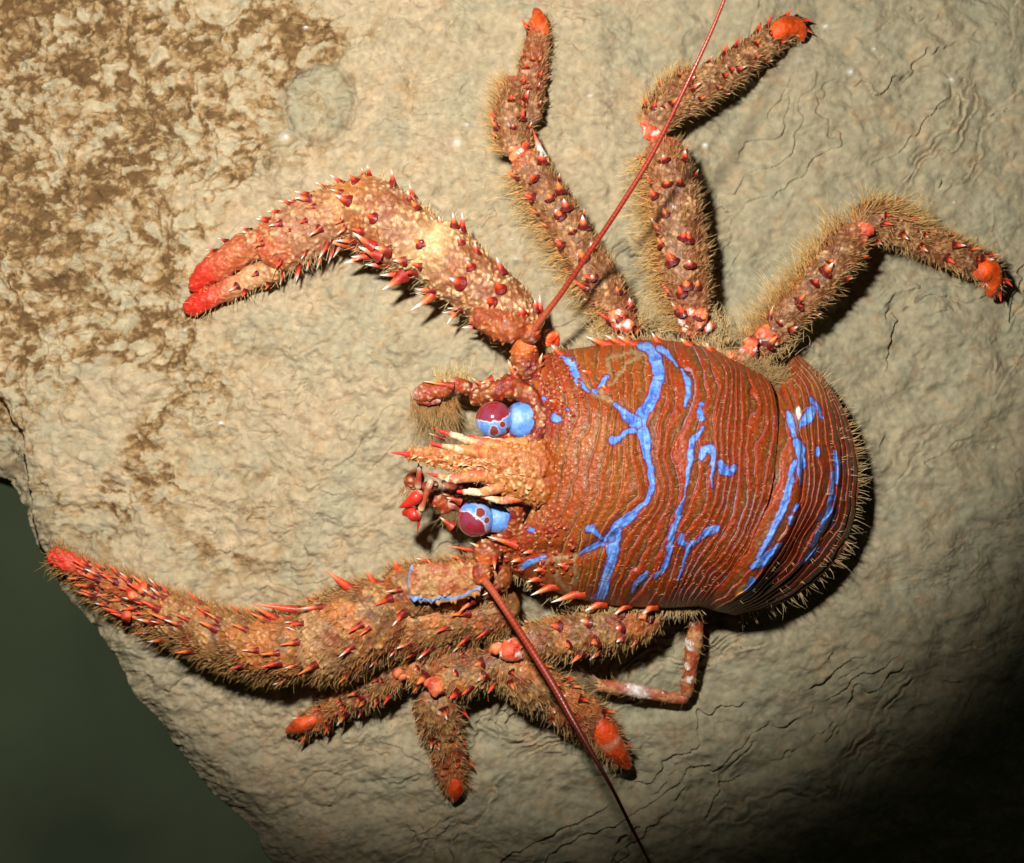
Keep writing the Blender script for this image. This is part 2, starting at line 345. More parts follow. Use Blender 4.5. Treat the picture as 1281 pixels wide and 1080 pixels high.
# ------------------------------------------------------------------ limb segments
class Limb: pass
def tube(g, keys, fz=0.85, style='leg', stops=(), capr=(1.0, 1.0), seed=0, gran=1.0, step=1.5):
    """one limb segment: keys (px,py,z,r_px). stops: (t, colour, width, strength) tints along it"""
    slim = {'claw': 0.93, 'fur': 0.97}.get(style if isinstance(style, str) else '', 1.0)
    K = np.array([(k[0], k[1], k[2] * 100, k[3] * slim) for k in keys], float)
    L2 = np.linalg.norm(K[-1, :2] - K[0, :2])
    S = catmull(K, step=step if L2 > 30 else 1.0)
    n = len(S); dl = np.concatenate([[0], np.cumsum(np.linalg.norm(np.diff(S[:, :3], axis=0), axis=1))])
    r = S[:, 3].copy(); c0, c1 = r[0] * capr[0], r[-1] * capr[1]
    if c0 > 0: r *= np.sqrt(np.clip(1 - np.clip(1 - dl / c0, 0, 1) ** 2, 0.0004, 1))
    if c1 > 0: r *= np.sqrt(np.clip(1 - np.clip(1 - (dl[-1] - dl) / c1, 0, 1) ** 2, 0.0004, 1))
    cen = np.array([P(a, b, c / 100) for a, b, c in S[:, :3]])
    Tn = np.gradient(cen, axis=0); Tn /= np.linalg.norm(Tn, axis=1, keepdims=True)
    Sd = np.cross(Tn, [0, 0, 1]); Sd /= np.linalg.norm(Sd, axis=1, keepdims=True); U = np.cross(Sd, Tn)
    rm = S[:, 3].max(); m = int(np.clip(2 * math.pi * rm / 1.6, 18, 150))
    th = np.linspace(0, 2 * math.pi, m, endpoint=False)
    Nn = np.cos(th)[None, :, None] * Sd[:, None, :] + np.sin(th)[None, :, None] * U[:, None, :]
    Nz = np.cos(th)[None, :, None] * Sd[:, None, :] + fz * np.sin(th)[None, :, None] * U[:, None, :]
    base = cen[:, None, :] + Nz * (r / IN)[:, None, None]
    p = base.reshape(-1, 3) + seed * 3.1
    tt = np.repeat(dl / dl[-1], m)
    big = fbm(p * 4.0, 3, seed + 1); med = fbm(p * 9.0, 3, seed + 3); w1, w2, wid = worley(p * 16 + np.stack([med, big, med], 1) * .6, seed + 2)
    fine = fbm(p * 26.0, 3, seed + 4)
    gr = sst(0.5, 0.1, w1)
    rr = np.repeat(r / S[:, 3], m)
    disp = (0.020 * big + 0.014 * med + gran * (0.028 * gr * (wid > 0.25)) + 0.008 * fine) * rr * min(1.0, rm / 14) * (0.35 if gran < 0.3 else 1.0)
    Vt = base + Nn * disp.reshape(n, m)[:, :, None]
    if style == 'leg':
        C = mix(BRN * 1.15, TAN, sst(-0.45, 0.5, med * 0.6 + big * 0.4))
        C = mix(C, A(0.26, 0.15, 0.10), 0.25 * sst(0, 0.6, fbm(p * 6, 3, seed + 9)))
        C = mix(C, A(0.62, 0.42, 0.24), 0.7 * gr * (wid > 0.70))
        C = mix(C, A(0.13, 0.065, 0.03), 0.6 * sst(0.0, 0.5, fine))
        C = mix(C, A(0.19, 0.055, 0.022), 0.8 * sst(0.05, 0.45, fbm(p * 7 + 9, 3, seed + 6)))
        C = mix(C, A(0.38, 0.12, 0.035), 0.45 * sst(0.0, 0.6, fbm(p * 3.3 + 5, 3, seed + 7)))
        C = mix(C, BRN * 0.5, 0.7 * sst(0.38, 0.62, w1))
    elif style == 'fur':
        C = mix(A(0.17, 0.06, 0.02), A(0.50, 0.25, 0.085), sst(-0.5, 0.5, med * 0.6 + big * 0.5))  # brown base, darkened to carry the shadow on the lower limbs
        C = mix(C, CREAM * 0.8, 0.5 * gr * (wid > 0.7)); C = mix(C, A(0.15, 0.07, 0.03), 0.6 * sst(0.36, 0.6, w1))
        C = mix(C, A(0.24, 0.035, 0.014), 0.6 * sst(0.1, 0.55, fbm(p * 6 + 9, 3, seed + 6)))
        C = mix(C, A(0.62, 0.17, 0.03), 0.5 * sst(0.0, 0.6, fbm(p * 3 + 5, 3, seed + 7)))
    elif style == 'claw':
        C = mix(A(0.46, 0.17, 0.055), A(0.84, 0.50, 0.23), sst(-0.5, 0.45, med * 0.5 + big * 0.4))
        C = mix(C, A(0.88, 0.68, 0.40), 0.85 * gr * (wid > 0.45))
        C = mix(C, A(0.32, 0.19, 0.14), 0.45 * sst(0.1, 0.6, fbm(p * 5, 3, seed + 9)))
        C = mix(C, A(0.34, 0.10, 0.03), 0.8 * sst(0.28, 0.55, fbm(p * 6 + 9, 3, seed + 6)))
        C = mix(C, A(0.72, 0.27, 0.05), 0.45 * sst(0.0, 0.55, fbm(p * 2.6 + 5, 3, seed + 7)))
        C = mix(C, A(0.22, 0.06, 0.025), 0.8 * sst(0.34, 0.58, w1))
        C = mix(C, A(0.28, 0.10, 0.04), 0.5 * sst(0.05, 0.5, fine))
    elif style == 'rust':
        C = mix(BRICK, A(0.45, 0.15, 0.04), sst(-0.4, 0.5, med)); C = mix(C, CREAM, 0.75 * gr * (wid > 0.55)); C = mix(C, A(.14, .02, .01), .7 * sst(.36, .6, w1)); C = mix(C, MAROON, 0.6 * sst(0.0, 0.6, fbm(p * 7, 2, seed)))
    elif style == 'banded':
        C = mix(A(0.40, 0.08, 0.03), A(0.50, 0.24, 0.10), sst(-.3, .4, med)); C = mix(C, WHITE, 0.8 * sst(0.35, 0.5, fbm(p * 8, 3, seed + 8)) + 0 * tt)
    else:
        C = np.tile(A(*style), (n * m, 1))
        C = mix(C, C * 0.6, sst(-.2, .6, med))
    for (t0, col, wd, st) in stops:
        C = mix(C, A(*col) * (1 + 0.0), np.clip(st * np.exp(-((tt - t0) / wd) ** 2 * (1 + 0.5 * big)), 0, 1))
    g.grid(Vt, C.reshape(n, m, 3), closed=True, flip=True)
    o = Limb(); o.V = Vt; o.N = Nn; o.T = Tn; o.S = Sd; o.U = U; o.cen = cen; o.r = r; o.L = dl[-1]; o.n = n; o.m = m; o.th = th; o.rm = rm
    return o
def at(l, t, deg):
    i = int(round(np.clip(t, 0, 1) * (l.n - 1))); j = int(round((deg % 360) / 360 * l.m)) % l.m
    return l.V[i, j], l.N[i, j], l.T[i]
def row(g, l, deg, t0, t1, cnt, L=16, r=4.5, lean=0.9, jit=12, pale=0.7, c1=None, foot=None, skip=0.0):
    """a row of thorns along a limb; pale = chance of a white tip"""
    for k in range(cnt):
        if rng.random() < skip: continue
        t = t0 + (t1 - t0) * (k + 0.5 + rng.normal(0, 0.15)) / cnt
        p, N_, T_ = at(l, t, deg + rng.normal(0, jit))
        s = rng.uniform(0.7, 1.25)
        d = N_ + T_ * lean * rng.uniform(0.7, 1.3)
        cc1 = (TIP if rng.random() < 0.6 else ORANGE) if c1 is None else c1
        spine(g, p, d, L * s / IN, r * s / IN, c0=foot, c1=cc1, c2=(WHITE if rng.random() < pale else cc1 * 1.1 + 0.06), bend=T_ * 0.25)
def fur(l, cnt, deg=(0, 360), t=(0.03, 0.97), L=(10, 18), w=0.55, lean=0.6, c0=None, c1=None, sweep=None):
    tt = rng.uniform(t[0], t[1], cnt); dd = rng.uniform(deg[0], deg[1], cnt)
    i = np.clip((tt * (l.n - 1)).astype(int), 0, l.n - 1); j = ((dd % 360) / 360 * l.m).astype(int) % l.m
    Dn = l.N[i, j] + l.T[i] * lean + rng.normal(0, 0.22, (cnt, 3))
    if sweep is not None: Dn = Dn + np.asarray(sweep)
    k0 = rng.uniform(0, 1, (cnt, 1))
    c0 = A(0.30, 0.14, 0.04) if c0 is None else c0; c1 = A(0.62, 0.45, 0.16) if c1 is None else c1
    hairs(l.V[i, j] - l.N[i, j] * 0.01, Dn, rng.uniform(L[0], L[1], cnt) / IN, w / IN * rng.uniform(.7, 1.3, cnt), c0 * (0.6 + 0.8 * k0), c1 * (0.7 + 0.6 * k0))

# ------------------------------------------------------------------ BODY
root = bpy.data.objects.new('squat_lobster', None); scene.collection.objects.link(root)
root.location = (2.2, -0.6, 0)
root['label'] = 'reddish brown squat lobster with blue markings clinging to the pale rock'
root['category'] = 'squat lobster'
ORG = np.array(root.location)
body = Geo()

# -- shell surfaces swept over transverse lines read off the animal
def ribs_to_grid(R, phases, nu, nv):
    rs = [catmull([(a, b) for a, b in r], n_per=nv) for r in R]
    A_ = np.array(rs); ph = np.asarray(phases, float)
    u = np.linspace(0, 1, nu); k = np.linspace(0, 1, len(R))
    # weight the key parameter by phase so the rows are even
    kk = (ph - ph[0]) / (ph[-1] - ph[0])
    out = np.zeros((nu, nv, 2)); phs = ph[0] + u * (ph[-1] - ph[0])
    for i, uu in enumerate(u):
        s = int(np.clip(np.searchsorted(kk, uu, 'right') - 1, 0, len(R) - 2)); t = (uu - kk[s]) / (kk[s + 1] - kk[s])
        h = kk[s + 1] - kk[s]
        def tan_(j):
            if j == 0: return (A_[1] - A_[0]) / (kk[1] - kk[0])
            if j == len(R) - 1: return (A_[-1] - A_[-2]) / (kk[-1] - kk[-2])
            return (A_[j + 1] - A_[j - 1]) / (kk[j + 1] - kk[j - 1])
        m0, m1 = tan_(s) * h, tan_(s + 1) * h
        out[i] = (2 * t ** 3 - 3 * t ** 2 + 1) * A_[s] + (t ** 3 - 2 * t ** 2 + t) * m0 + (-2 * t ** 3 + 3 * t ** 2) * A_[s + 1] + (t ** 3 - t ** 2) * m1
    return out, phs
CR = [[(650, 455), (664, 476), (675, 505), (679, 545), (676, 600), (664, 640), (642, 672), (604, 696)],
      [(690, 441), (700, 480), (706, 530), (706, 590), (696, 630), (676, 664), (655, 695), (650, 722)],
      [(735, 434), (738, 470), (741, 500), (741, 545), (732, 590), (722, 636), (711, 670), (701, 710), (700, 743)],
      [(775, 427), (775, 470), (772, 520), (769, 555), (767, 590), (766, 610), (757, 630), (745, 650), (736, 690), (730, 752)],
      [(812, 425), (823, 460), (820, 495), (806, 530), (807, 560), (815, 590), (816, 615), (800, 640), (774, 668), (765, 700), (752, 756)],
      [(843, 427), (846, 455), (844, 512), (838, 559), (840, 590), (834, 627), (812, 664), (795, 715), (778, 759)],
      [(868, 431), (882, 475), (880, 512), (866, 550), (861, 600), (853, 636), (837, 685), (820, 722), (802, 760)],
      [(888, 436), (905, 460), (908, 494), (899, 550), (893, 590), (888, 627), (873, 662), (857, 696), (844, 730), (823, 761)],
      [(914, 446), (925, 470), (927, 512), (925, 559), (920, 598), (913, 627), (901, 662), (879, 702), (860, 732), (843, 761)],
      [(937, 457), (946, 487), (949, 520), (946, 560), (941, 598), (935, 632), (924, 664), (906, 694), (884, 725), (860, 760)],
      [(960, 470), (970, 498), (973, 530), (971, 568), (967, 600), (960, 630), (947, 665), (928, 700), (902, 732), (876, 759)]]
CPH = [0, 2.6, 4.6, 7.4, 10.4, 13, 14.8, 17, 19.6, 21.6, 24.6]
AR = [[(950, 480), (962, 500), (967, 530), (965, 568), (958, 600), (952, 630), (938, 665), (919, 700), (892, 732), (868, 758)],
      [(962, 492), (977, 508), (988, 540), (991, 570), (988, 595), (978, 634), (965, 668), (944, 702), (908, 740), (884, 761)],
      [(976, 470), (988, 495), (999, 531), (1004, 562), (1003, 598), (998, 640), (981, 677), (948, 724), (918, 750), (892, 764)],
      [(988, 452), (1008, 478), (1024, 516), (1029, 562), (1027, 600), (1021, 635), (1004, 670), (974, 712), (940, 744), (902, 766)],
      [(996, 446), (1022, 474), (1043, 516), (1051, 562), (1050, 600), (1042, 640), (1022, 684), (992, 718), (956, 746), (912, 768)],
      [(999, 444), (1030, 472), (1055, 512), (1069, 556), (1074, 596), (1070, 640), (1051, 692), (1014, 731), (970, 757), (920, 770)]]
APH = [0, 1, 2.2, 5, 7.4, 11]
CAR_BLUE = [
 [(800, 432, 9), (812, 436, 13), (822, 452, 15), (824, 475, 14), (819, 495, 14), (806, 514, 15), (801, 530, 15), (807, 548, 11), (810, 570, 9), (815, 590, 8), (817, 610, 6), (808, 628, 6), (790, 645, 9), (773, 660, 12), (767, 680, 14), (766, 700, 12), (758, 725, 11), (752, 744, 12), (740, 751, 6)],
 [(826, 436, 9), (834, 443, 7), (841, 449, 4), (848, 457, 3)], [(771, 505, 5), (784, 520, 10), (797, 529, 14)], [(766, 549, 9), (768, 551, 8), (776, 544, 5), (794, 538, 8)],
 [(725, 694, 2), (745, 683, 7), (765, 672, 12)], [(736, 662, 8), (741, 660, 7), (747, 669, 4), (758, 676, 6)], [(701, 446, 4), (714, 454, 11), (719, 468, 12), (729, 482, 7), (735, 490, 3)],
 [(760, 472, 4), (755, 478, 6), (748, 484, 2)], [(742, 489, 5), (745, 491, 4)], [(680, 498, 4), (683, 499, 4)], [(693, 522, 9), (698, 525, 8)], [(710, 512, 3), (712, 514, 3)],
 [(854, 460, 2), (861, 480, 6), (861, 496, 7), (858, 508, 3)], [(875, 506, 5), (877, 508, 5)], [(875, 514, 7), (878, 523, 8)],
 [(879, 536, 4), (867, 551, 7), (863, 575, 7), (859, 600, 4), (857, 620, 1), (852, 636, 7), (843, 660, 7), (836, 684, 7), (838, 692, 4), (833, 708, 5), (821, 721, 5)],
 [(879, 572, 7), (882, 562, 8), (888, 560, 8), (893, 570, 6), (892, 590, 4), (890, 610, 2)], [(903, 579, 8), (906, 588, 13), (912, 592, 8), (919, 585, 7)],
 [(877, 672, 6), (884, 666, 10), (896, 662, 9)], [(877, 672, 4), (863, 684, 5), (850, 679, 7), (853, 670, 7)], [(862, 683, 4), (857, 700, 4), (848, 726, 2)],
 [(808, 717, 6), (798, 728, 6), (791, 741, 2)], [(650, 712, 5), (662, 705, 8), (682, 697, 2)], [(662, 661, 6), (668, 664, 6)], [(668, 598, 2), (674, 598, 6), (679, 601, 2)], [(655, 595, 2), (668, 598, 2)],
 [(664, 536, 3), (656, 545, 2)]]
ABD_BLUE = [
 [(984, 517, 5), (988, 526, 9), (993, 546, 6)], [(1015, 498, 4), (1020, 508, 6), (1029, 522, 3)], [(1014, 514, 12), (1010, 524, 11), (1003, 533, 5)],
 [(996, 553, 8), (1001, 562, 12), (1002, 580, 11), (1001, 606, 3)], [(993, 578, 5), (987, 610, 8), (979, 638, 9), (966, 668, 8), (948, 698, 4)], [(1024, 562, 4), (1024, 568, 6)],
 [(1043, 566, 4), (1048, 580, 8), (1049, 604, 4)], [(1043, 592, 3), (1042, 618, 6), (1034, 650, 7), (1016, 684, 5)], [(1046, 636, 4), (1042, 654, 5)], [(998, 633, 5), (995, 640, 4)], [(991, 649, 6), (991, 656, 5)],
 [(974, 683, 7), (963, 696, 14), (950, 706, 12), (941, 711, 5)], [(1023, 686, 5), (1011, 699, 8), (998, 708, 2)], [(942, 726, 7), (940, 735, 8), (934, 738, 4)], [(974, 714, 3), (971, 716, 3)]]

def shell(g, R, ph, nu, nv, Hfun, Zedge, blues, kind):
    UV, phs = ribs_to_grid(R, ph, nu, nv)
    v = np.linspace(0, 1, nv)
    px = UV[:, :, 0].ravel(); py = UV[:, :, 1].ravel()
    pn = np.stack([px / 100, py / 100, px * 0], 1)
    w = np.abs(2 * v - 1)
    H = Hfun(phs)[:, None]; ze = Zedge(phs)[:, None]
    z = ze + (H - ze) * np.clip(1 - w ** 2.3, 0, 1)[None, :] ** 0.62
    phn = np.repeat(phs, nv); vv = np.tile(v, nu)
    wob = fbm(pn * np.array([2.2, 1.0, 1]), 3, 51) * 0.85 + fbm(pn * 7, 2, 53) * 0.12
    s = phn * (1.0 if kind == 'c' else 1.0) + wob
    idx = np.floor(s); fr = s - idx
    hsh = _h(idx.astype(np.int64), idx.astype(np.int64) * 0 + 3, idx.astype(np.int64) * 0, 9)
    # each stria: sharp front lip then a slow fall
    lip = np.minimum(sst(0.0, 0.16, fr), 1 - 0.75 * sst(0.16, 1.0, fr))
    amp = 0.056 if kind == 'c' else 0.055
    front = sst(5.0, 1.6, phn) if kind == 'c' else 0 * phn
    side = np.abs(2 * vv - 1)
    dz = amp * lip * (0.45 + 0.55 * sst(1.5, 6, phn) if kind == 'c' else 1)
    sec = (s * 2.0 + 0.5 * fbm(pn * 2, 2, 57)) % 1.0
    dz += 0.007 * np.minimum(sst(0, .2, sec), 1 - sst(.2, 1, sec)) * sst(-.1, .3, fbm(pn * 1.5, 2, 58))
    gran = worley(pn * 16, 61, True)
    dz += 0.008 * sst(0.5, 0.1, gran[0]) * (0.25 + 0.75 * np.clip(front + sst(0.75, 0.95, side), 0, 1))
    dz += 0.006 * fbm(pn * 20, 3, 63)
    if kind == 'c':                                     # cervical groove along the main blue line, front bulges
        d, _, ww = seg_dist(px, py, CAR_BLUE[0]); dz -= 0.05 * np.exp(-(d / 10) ** 2)
        for c in (((712, 458), (742, 492), (770, 505), (797, 528)), ((600, 700), (690, 690), (725, 694), (766, 674))):
            d, _, _ = seg_dist(px, py, list(c)); dz -= 0.06 * np.exp(-(d / 8) ** 2)
    else:                                               # overlapping tergites
        dz += 0.05 * sst(2.3, 2.1, phn) + 0.05 * (sst(7.5, 7.3, phn)) - 0.03 * np.exp(-((phn - 7.5) / .35) ** 2) - 0.03 * np.exp(-((phn - 2.3) / .3) ** 2)
    zz = z.ravel() + dz * (0.35 + 0.65 * (1 - side ** 6))
    # --- pigment
    mac = fbm(pn * 3.2, 4, 71); mic = fbm(pn * 22, 4, 73)
    C = mix(OLV * 0.68, RUST * 0.95, sst(0.95, 0.40, fr + 0.25 * mac))
    C = mix(C, BRICK * 0.95, 0.7 * sst(0.62, 0.15, fr) * (0.15 + 0.85 * sst(6, 14, phn) if kind == 'c' else 1))
    C = mix(C, A(0.40, 0.13, 0.02), (0.55 * sst(-0.2, 0.6, mac) * sst(14, 4, phn)) if kind == 'c' else 0.1 * sst(-0.2, 0.6, mac))
    C = mix(C, BRICK * 0.75, 0.35 * sst(0.15, 0.6, mic))
    C = mix(C, A(0.34, 0.20, 0.09), 0.40 * sst(0.3, 0.8, fbm(pn * 30, 2, 75)) * sst(0.3, 0.7, fr))
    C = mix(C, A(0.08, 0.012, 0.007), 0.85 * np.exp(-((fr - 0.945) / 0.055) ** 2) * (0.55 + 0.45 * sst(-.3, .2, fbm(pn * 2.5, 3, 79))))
    greyl = sst(-0.1, 0.5, fbm(pn * np.array([1.5, .8, 1]) + 4, 3, 81)) * sst(0.5, 0.95, hsh + 0.25)
    linec = mix(A(0.58, 0.39, 0.18), A(0.30, 0.29, 0.42), sst(9, 14, phn) if kind == 'c' else np.full(px.size, .6))
    C = mix(C, linec, 0.85 * np.exp(-((fr - 0.03) / 0.055) ** 2) * (0.25 + 0.75 * greyl) * sst(-.5, .15, fbm(pn * 5, 3, 83)))
    spk = worley(pn * 24, 91, True)
    C = mix(C, A(0.72, 0.40, 0.20), 0.7 * sst(0.28, 0.12, spk[0]) * (spk[2] > 0.66) * np.exp(-((fr - 0.14) / 0.12) ** 2))
    if kind == 'c':
        C = mix(C, A(0.30, 0.03, 0.015), 0.75 * front * sst(-0.2, 0.4, fbm(pn * 10, 3, 93)) * sst(0.15, 0.5, side))
        C = mix(C, A(0.66, 0.34, 0.14), 0.7 * front * sst(0.30, 0.12, gran[0]) * (gran[2] > 0.5))
        rb = np.exp(-((px - 655) / 16) ** 2 - ((py - 600) / 34) ** 2) + np.exp(-((px - 662) / 22) ** 2 - ((py - 560) / 14) ** 2)
        C = mix(C, A(0.70, 0.45, 0.17), np.clip(1.1 * rb, 0, 0.9) * sst(-0.5, 0.3, fbm(pn * 14, 3, 95) + 0.2))
        C = mix(C, A(0.28, 0.02, 0.02), 0.85 * np.exp(-((px - 684) / 10) ** 2 - ((py - 520) / 34) ** 2))
        tanl = [[(712, 458), (742, 492), (770, 505)], [(763, 470), (760, 450), (790, 440), (812, 446)], [(725, 694), (690, 700), (650, 705)], [(715, 700), (722, 720), (712, 738)],
                [(745, 495), (768, 478), (785, 455), (800, 446)], [(700, 700), (695, 722), (712, 742)]]
        for c in tanl:
            d, _, _ = seg_dist(px + mic * 2, py + mic * 2, c); C = mix(C, A(0.34, 0.25, 0.12), 0.8 * np.exp(-(d / 2.6) ** 2))
    else:
        C = mix(C, A(0.42, 0.17, 0.06), 0.7 * sst(545, 460, py) * sst(-.3, .5, fbm(pn * np.array([12, 3, 1]), 3, 94)))
        d = np.hypot((px - 932) / 13, (py - 737) / 8 + (px - 932) / 16); C = mix(C, A(0.75, 0.36, 0.12), 0.9 * sst(1.2, 0.6, d))
        d = np.hypot((px - 999) / 4, (py - 517) / 9); C = mix(C, WHITE, sst(1.1, .7, d))
        d = np.hypot((px - 994) / 10, (py - 529) / 14); C = mix(C, A(0.55, 0.35, 0.35), 0.6 * sst(1.2, .5, d))
    jx, jy = fbm(pn * 9, 4, 97) * 2.4, fbm(pn * 9 + 40, 4, 98) * 2.0
    for b in blues:
        d, sg, ww = seg_dist(px + jx, py + jy, b)
        C = mix(C, A(0.16, 0.010, 0.05), 0.8 * sst(ww / 2 + 3.0, ww / 2 + 0.6, d))
        k = sst(ww / 2 + 0.9, ww / 2 - 0.8, d)
        k = k * (1 - 0.45 * np.exp(-((fr - 0.95) / 0.06) ** 2) * (fbm(pn * 6, 2, 55) > 0))
        C = mix(C, mix(mix(BLUE, A(0.07, 0.17, 0.60), sst(0.1, 0.6, fbm(pn * 11, 3, 96))), A(0.22, 0.42, 0.82), sst(-.2, .6, fbm(pn * np.array([8, 18, 1]), 3, 99)) * sst(ww / 2, ww / 2 - 3, d)), k)
        zz += 0.010 * k
    Vv = np.array(np.stack([(px - 640.5) / IN * (D - zz) / D, (540 - py) / IN * (D - zz) / D, zz], 1)).reshape(nu, nv, 3)
    C = C.reshape(nu, nv, 3)
    # flanks tucked under
    cxy = Vv[:, nv // 2, :2]
    def under(e, f, dz_):
        q = Vv[:, e].copy(); q[:, :2] = q[:, :2] * (1 - f) + cxy * f; q[:, 2] += dz_; return q
    cols = [under(0, 0.45, -0.62), under(0, 0.22, -0.5), under(0, 0.06, -0.24), under(0, 0.01, -0.10)]
    cole = [under(-1, 0.01, -0.10), under(-1, 0.06, -0.24), under(-1, 0.22, -0.5), under(-1, 0.45, -0.62)]
    Vv = np.concatenate([np.stack(cols, 1), Vv, np.stack(cole, 1)], 1)
    C = np.concatenate([np.repeat(C[:, :1], 4, 1), C, np.repeat(C[:, -1:], 4, 1)], 1)
    if kind == 'c':   # front and back lips
        f = Vv[:1].copy(); f[:, :, 0] += 0.12; f[:, :, 2] -= 0.45
        b_ = Vv[-1:].copy(); b_[:, :, 0] -= 0.03; b_[:, :, 2] -= 0.10
        f1 = Vv[:1].copy(); f1[:, :, 0] -= 0.005; f1[:, :, 2] -= 0.05
        Vv = np.concatenate([f, f1, Vv, b_], 0); C = np.concatenate([C[:1], C[:1], C, C[-1:]], 0)
    else:
        cc = Vv[-1].mean(0)
        l1 = Vv[-1:].copy(); l1[:, :, :2] += (cc[:2] - l1[:, :, :2]) * 0.01; l1[:, :, 2] -= 0.16
        l2 = Vv[-1:].copy(); l2[:, :, :2] += (np.array([2.6, -0.7]) - l2[:, :, :2]) * 0.10; l2[:, :, 2] = l2[:, :, 2] * 0.3 - 0.02
        l3 = Vv[-1:].copy(); l3[:, :, :2] += (np.array([2.6, -0.7]) - l3[:, :, :2]) * 0.55; l3[:, :, 2] = l3[:, :, 2] * 0.2 + 0.05
        Vv = np.concatenate([Vv, l1, l2, l3], 0); C = np.concatenate([C, C[-1:], C[-1:] * .8, C[-1:] * .8], 0)
    g.grid(Vv, C, flip=True)
    return Vv, UV
car_H = lambda p: np.interp(p, [0, 2.6, 6, 10.4, 17, 24.6], [1.32, 1.55, 1.76, 1.88, 1.88, 1.80])
car_E = lambda p: np.interp(p, [0, 3, 10.4, 19, 24.6], [0.80, 0.82, 0.85, 0.85, 0.80])
CV, CUV = shell(body, CR, CPH, 420, 360, car_H, car_E, CAR_BLUE, 'c')
abd_H = lambda p: np.interp(p, [0, 1, 2.2, 5, 7.4, 9.5, 11], [1.66, 1.72, 1.68, 1.48, 1.26, 1.02, 0.74])
abd_E = lambda p: np.interp(p, [0, 2.2, 5, 11], [0.70, 0.68, 0.55, 0.40])
AV, AUV = shell(body, AR, APH, 200, 340, abd_H, abd_E, ABD_BLUE, 'a')
def car_z(px, py):
    d = (CUV[:, :, 0] - px) ** 2 + (CUV[:, :, 1] - py) ** 2; k = np.unravel_index(np.argmin(d), d.shape)
    return CV[k[0] + 2, k[1] + 4, 2]

# lateral and dorsal thorns of the shell
for (bx_, by_, tx, ty, L, r) in ((757, 431, 735, 422, 0, 4.5), (777, 430, 758, 420, 0, 4), (790, 430, 774, 421, 0, 4), (822, 427, 816, 417, 0, 4), (860, 431, 852, 424, 0, 4), (888, 438, 884, 430, 0, 4),
      (690, 734, 666, 744, 0, 4.5), (722, 743, 692, 753, 0, 5), (751, 755, 733, 764, 0, 5), (783, 758, 770, 768, 0, 4), (815, 759, 805, 768, 0, 5),
      (668, 455, 648, 470, 0, 4), (652, 459, 640, 440, 0, 4), (610, 694, 588, 705, 0, 4), (632, 712, 612, 722, 0, 4), (640, 680, 612, 672, 0, 4), (700, 442, 690, 432, 0, 3.5),
      (735, 466, 729, 464, 0, 3), (757, 486, 754, 482, 0, 3), (694, 503, 688, 501, 0, 3.2), (704, 487, 700, 484, 0, 3), (815, 470, 811, 470, 0, 1.5), (668, 571, 660, 567, 0, 3.5), (664, 627, 655, 622, 0, 3.5),
      (678, 712, 668, 714, 0, 3.5), (706, 708, 698, 706, 0, 3), (672, 724, 660, 728, 0, 3.5), (650, 700, 640, 703, 0, 3.5), (664, 690, 655, 692, 0, 3)):
    z0 = car_z(bx_, by_); a_, b_ = P(bx_, by_, z0), P(tx, ty, z0 + 0.05)
    d = b_ - a_; Ls = np.linalg.norm(d)
    spine(body, a_, d, Ls * 1.1, r / IN, c0=BRICK * 1.3, c1=ORANGE, c2=WHITE)
for k in range(150):                                    # small prickles on the shoulders
    top = rng.random() < 0.42
    x0, y0 = (rng.uniform(652, 735), rng.uniform(446, 520)) if top else (rng.uniform(612, 715), rng.uniform(655, 735))
    if top and x0 - 650 < (y0 - 455) * 0.4: continue
    if not top and (x0 - 605) < (700 - y0) * 1.4 - 10: continue
    z0 = car_z(x0, y0)
    ci = np.argmin(np.abs(CUV[:, :, 0] - x0) + np.abs(CUV[:, :, 1] - y0))
    if np.min(np.abs(CUV[:, :, 0] - x0) + np.abs(CUV[:, :, 1] - y0)) > 4: continue
    c1 = CREAM * .9 if rng.random() < .3 else (A(.5, .18, .05) if rng.random() < .5 else RUST * 1.1)
    spine(body, P(x0, y0, z0), (-0.7, rng.normal(0, .4), 0.8), rng.uniform(2, 4.5) / IN, rng.uniform(1.6, 2.8) / IN, c0=BRICK * .7, c1=RUST, c2=c1)

# rostrum: flat toothed wedge, cream crust
def wedge(g, keys, seed, zoff=0, fz=0.45):
    return tube(g, keys, fz=fz, style=(0.66, 0.42, 0.17), seed=seed, capr=(0.5, 0.6), gran=1.2, step=1.0)
def crust(g, keys, seed, fz=0.5, red=None, gold=True):
    K = keys; l = tube(g, keys, fz=fz, style=(0.60, 0.36, 0.12), seed=seed, capr=(0.4, 0.2), gran=1.25, step=1.0)
    C = g.c[-1]; V_ = g.v[-1]
    w1, _, wi = worley(V_ * 17, seed + 3); m_ = fbm(V_ * 9, 3, seed)
    C[:] = mix(mix(A(0.46, 0.16, 0.04), A(0.88, 0.62, 0.30), sst(0.5, 0.15, w1)), A(0.40, 0.10, 0.02), 0.8 * sst(0.05, 0.45, m_))
    C[:] = mix(C, A(0.42, 0.13, 0.03), 0.65 * sst(0.1, 0.5, fbm(V_ * 4.5, 3, seed + 8)))
    C[:] = mix(C, RUST, sst(3.0, 4.4, (V_[:, 0] * 100 + 640) * 0 + (V_[:, 0] * 10 + 1.2 + 0.25 * m_ * 4)) if False else sst(662, 690, V_[:, 0] * 106 + 640.5 + 14 * m_))
    return l
crust(body, [(712, 594, 1.10, 26), (694, 593, 1.27, 34), (674, 593, 1.37, 38), (650, 588, 1.43, 34), (625, 583, 1.47, 27), (600, 579, 1.48, 21), (575, 576, 1.50, 17), (550, 572, 1.52, 12), (528, 569.5, 1.55, 8), (508, 568.5, 1.58, 5.5)], 301)
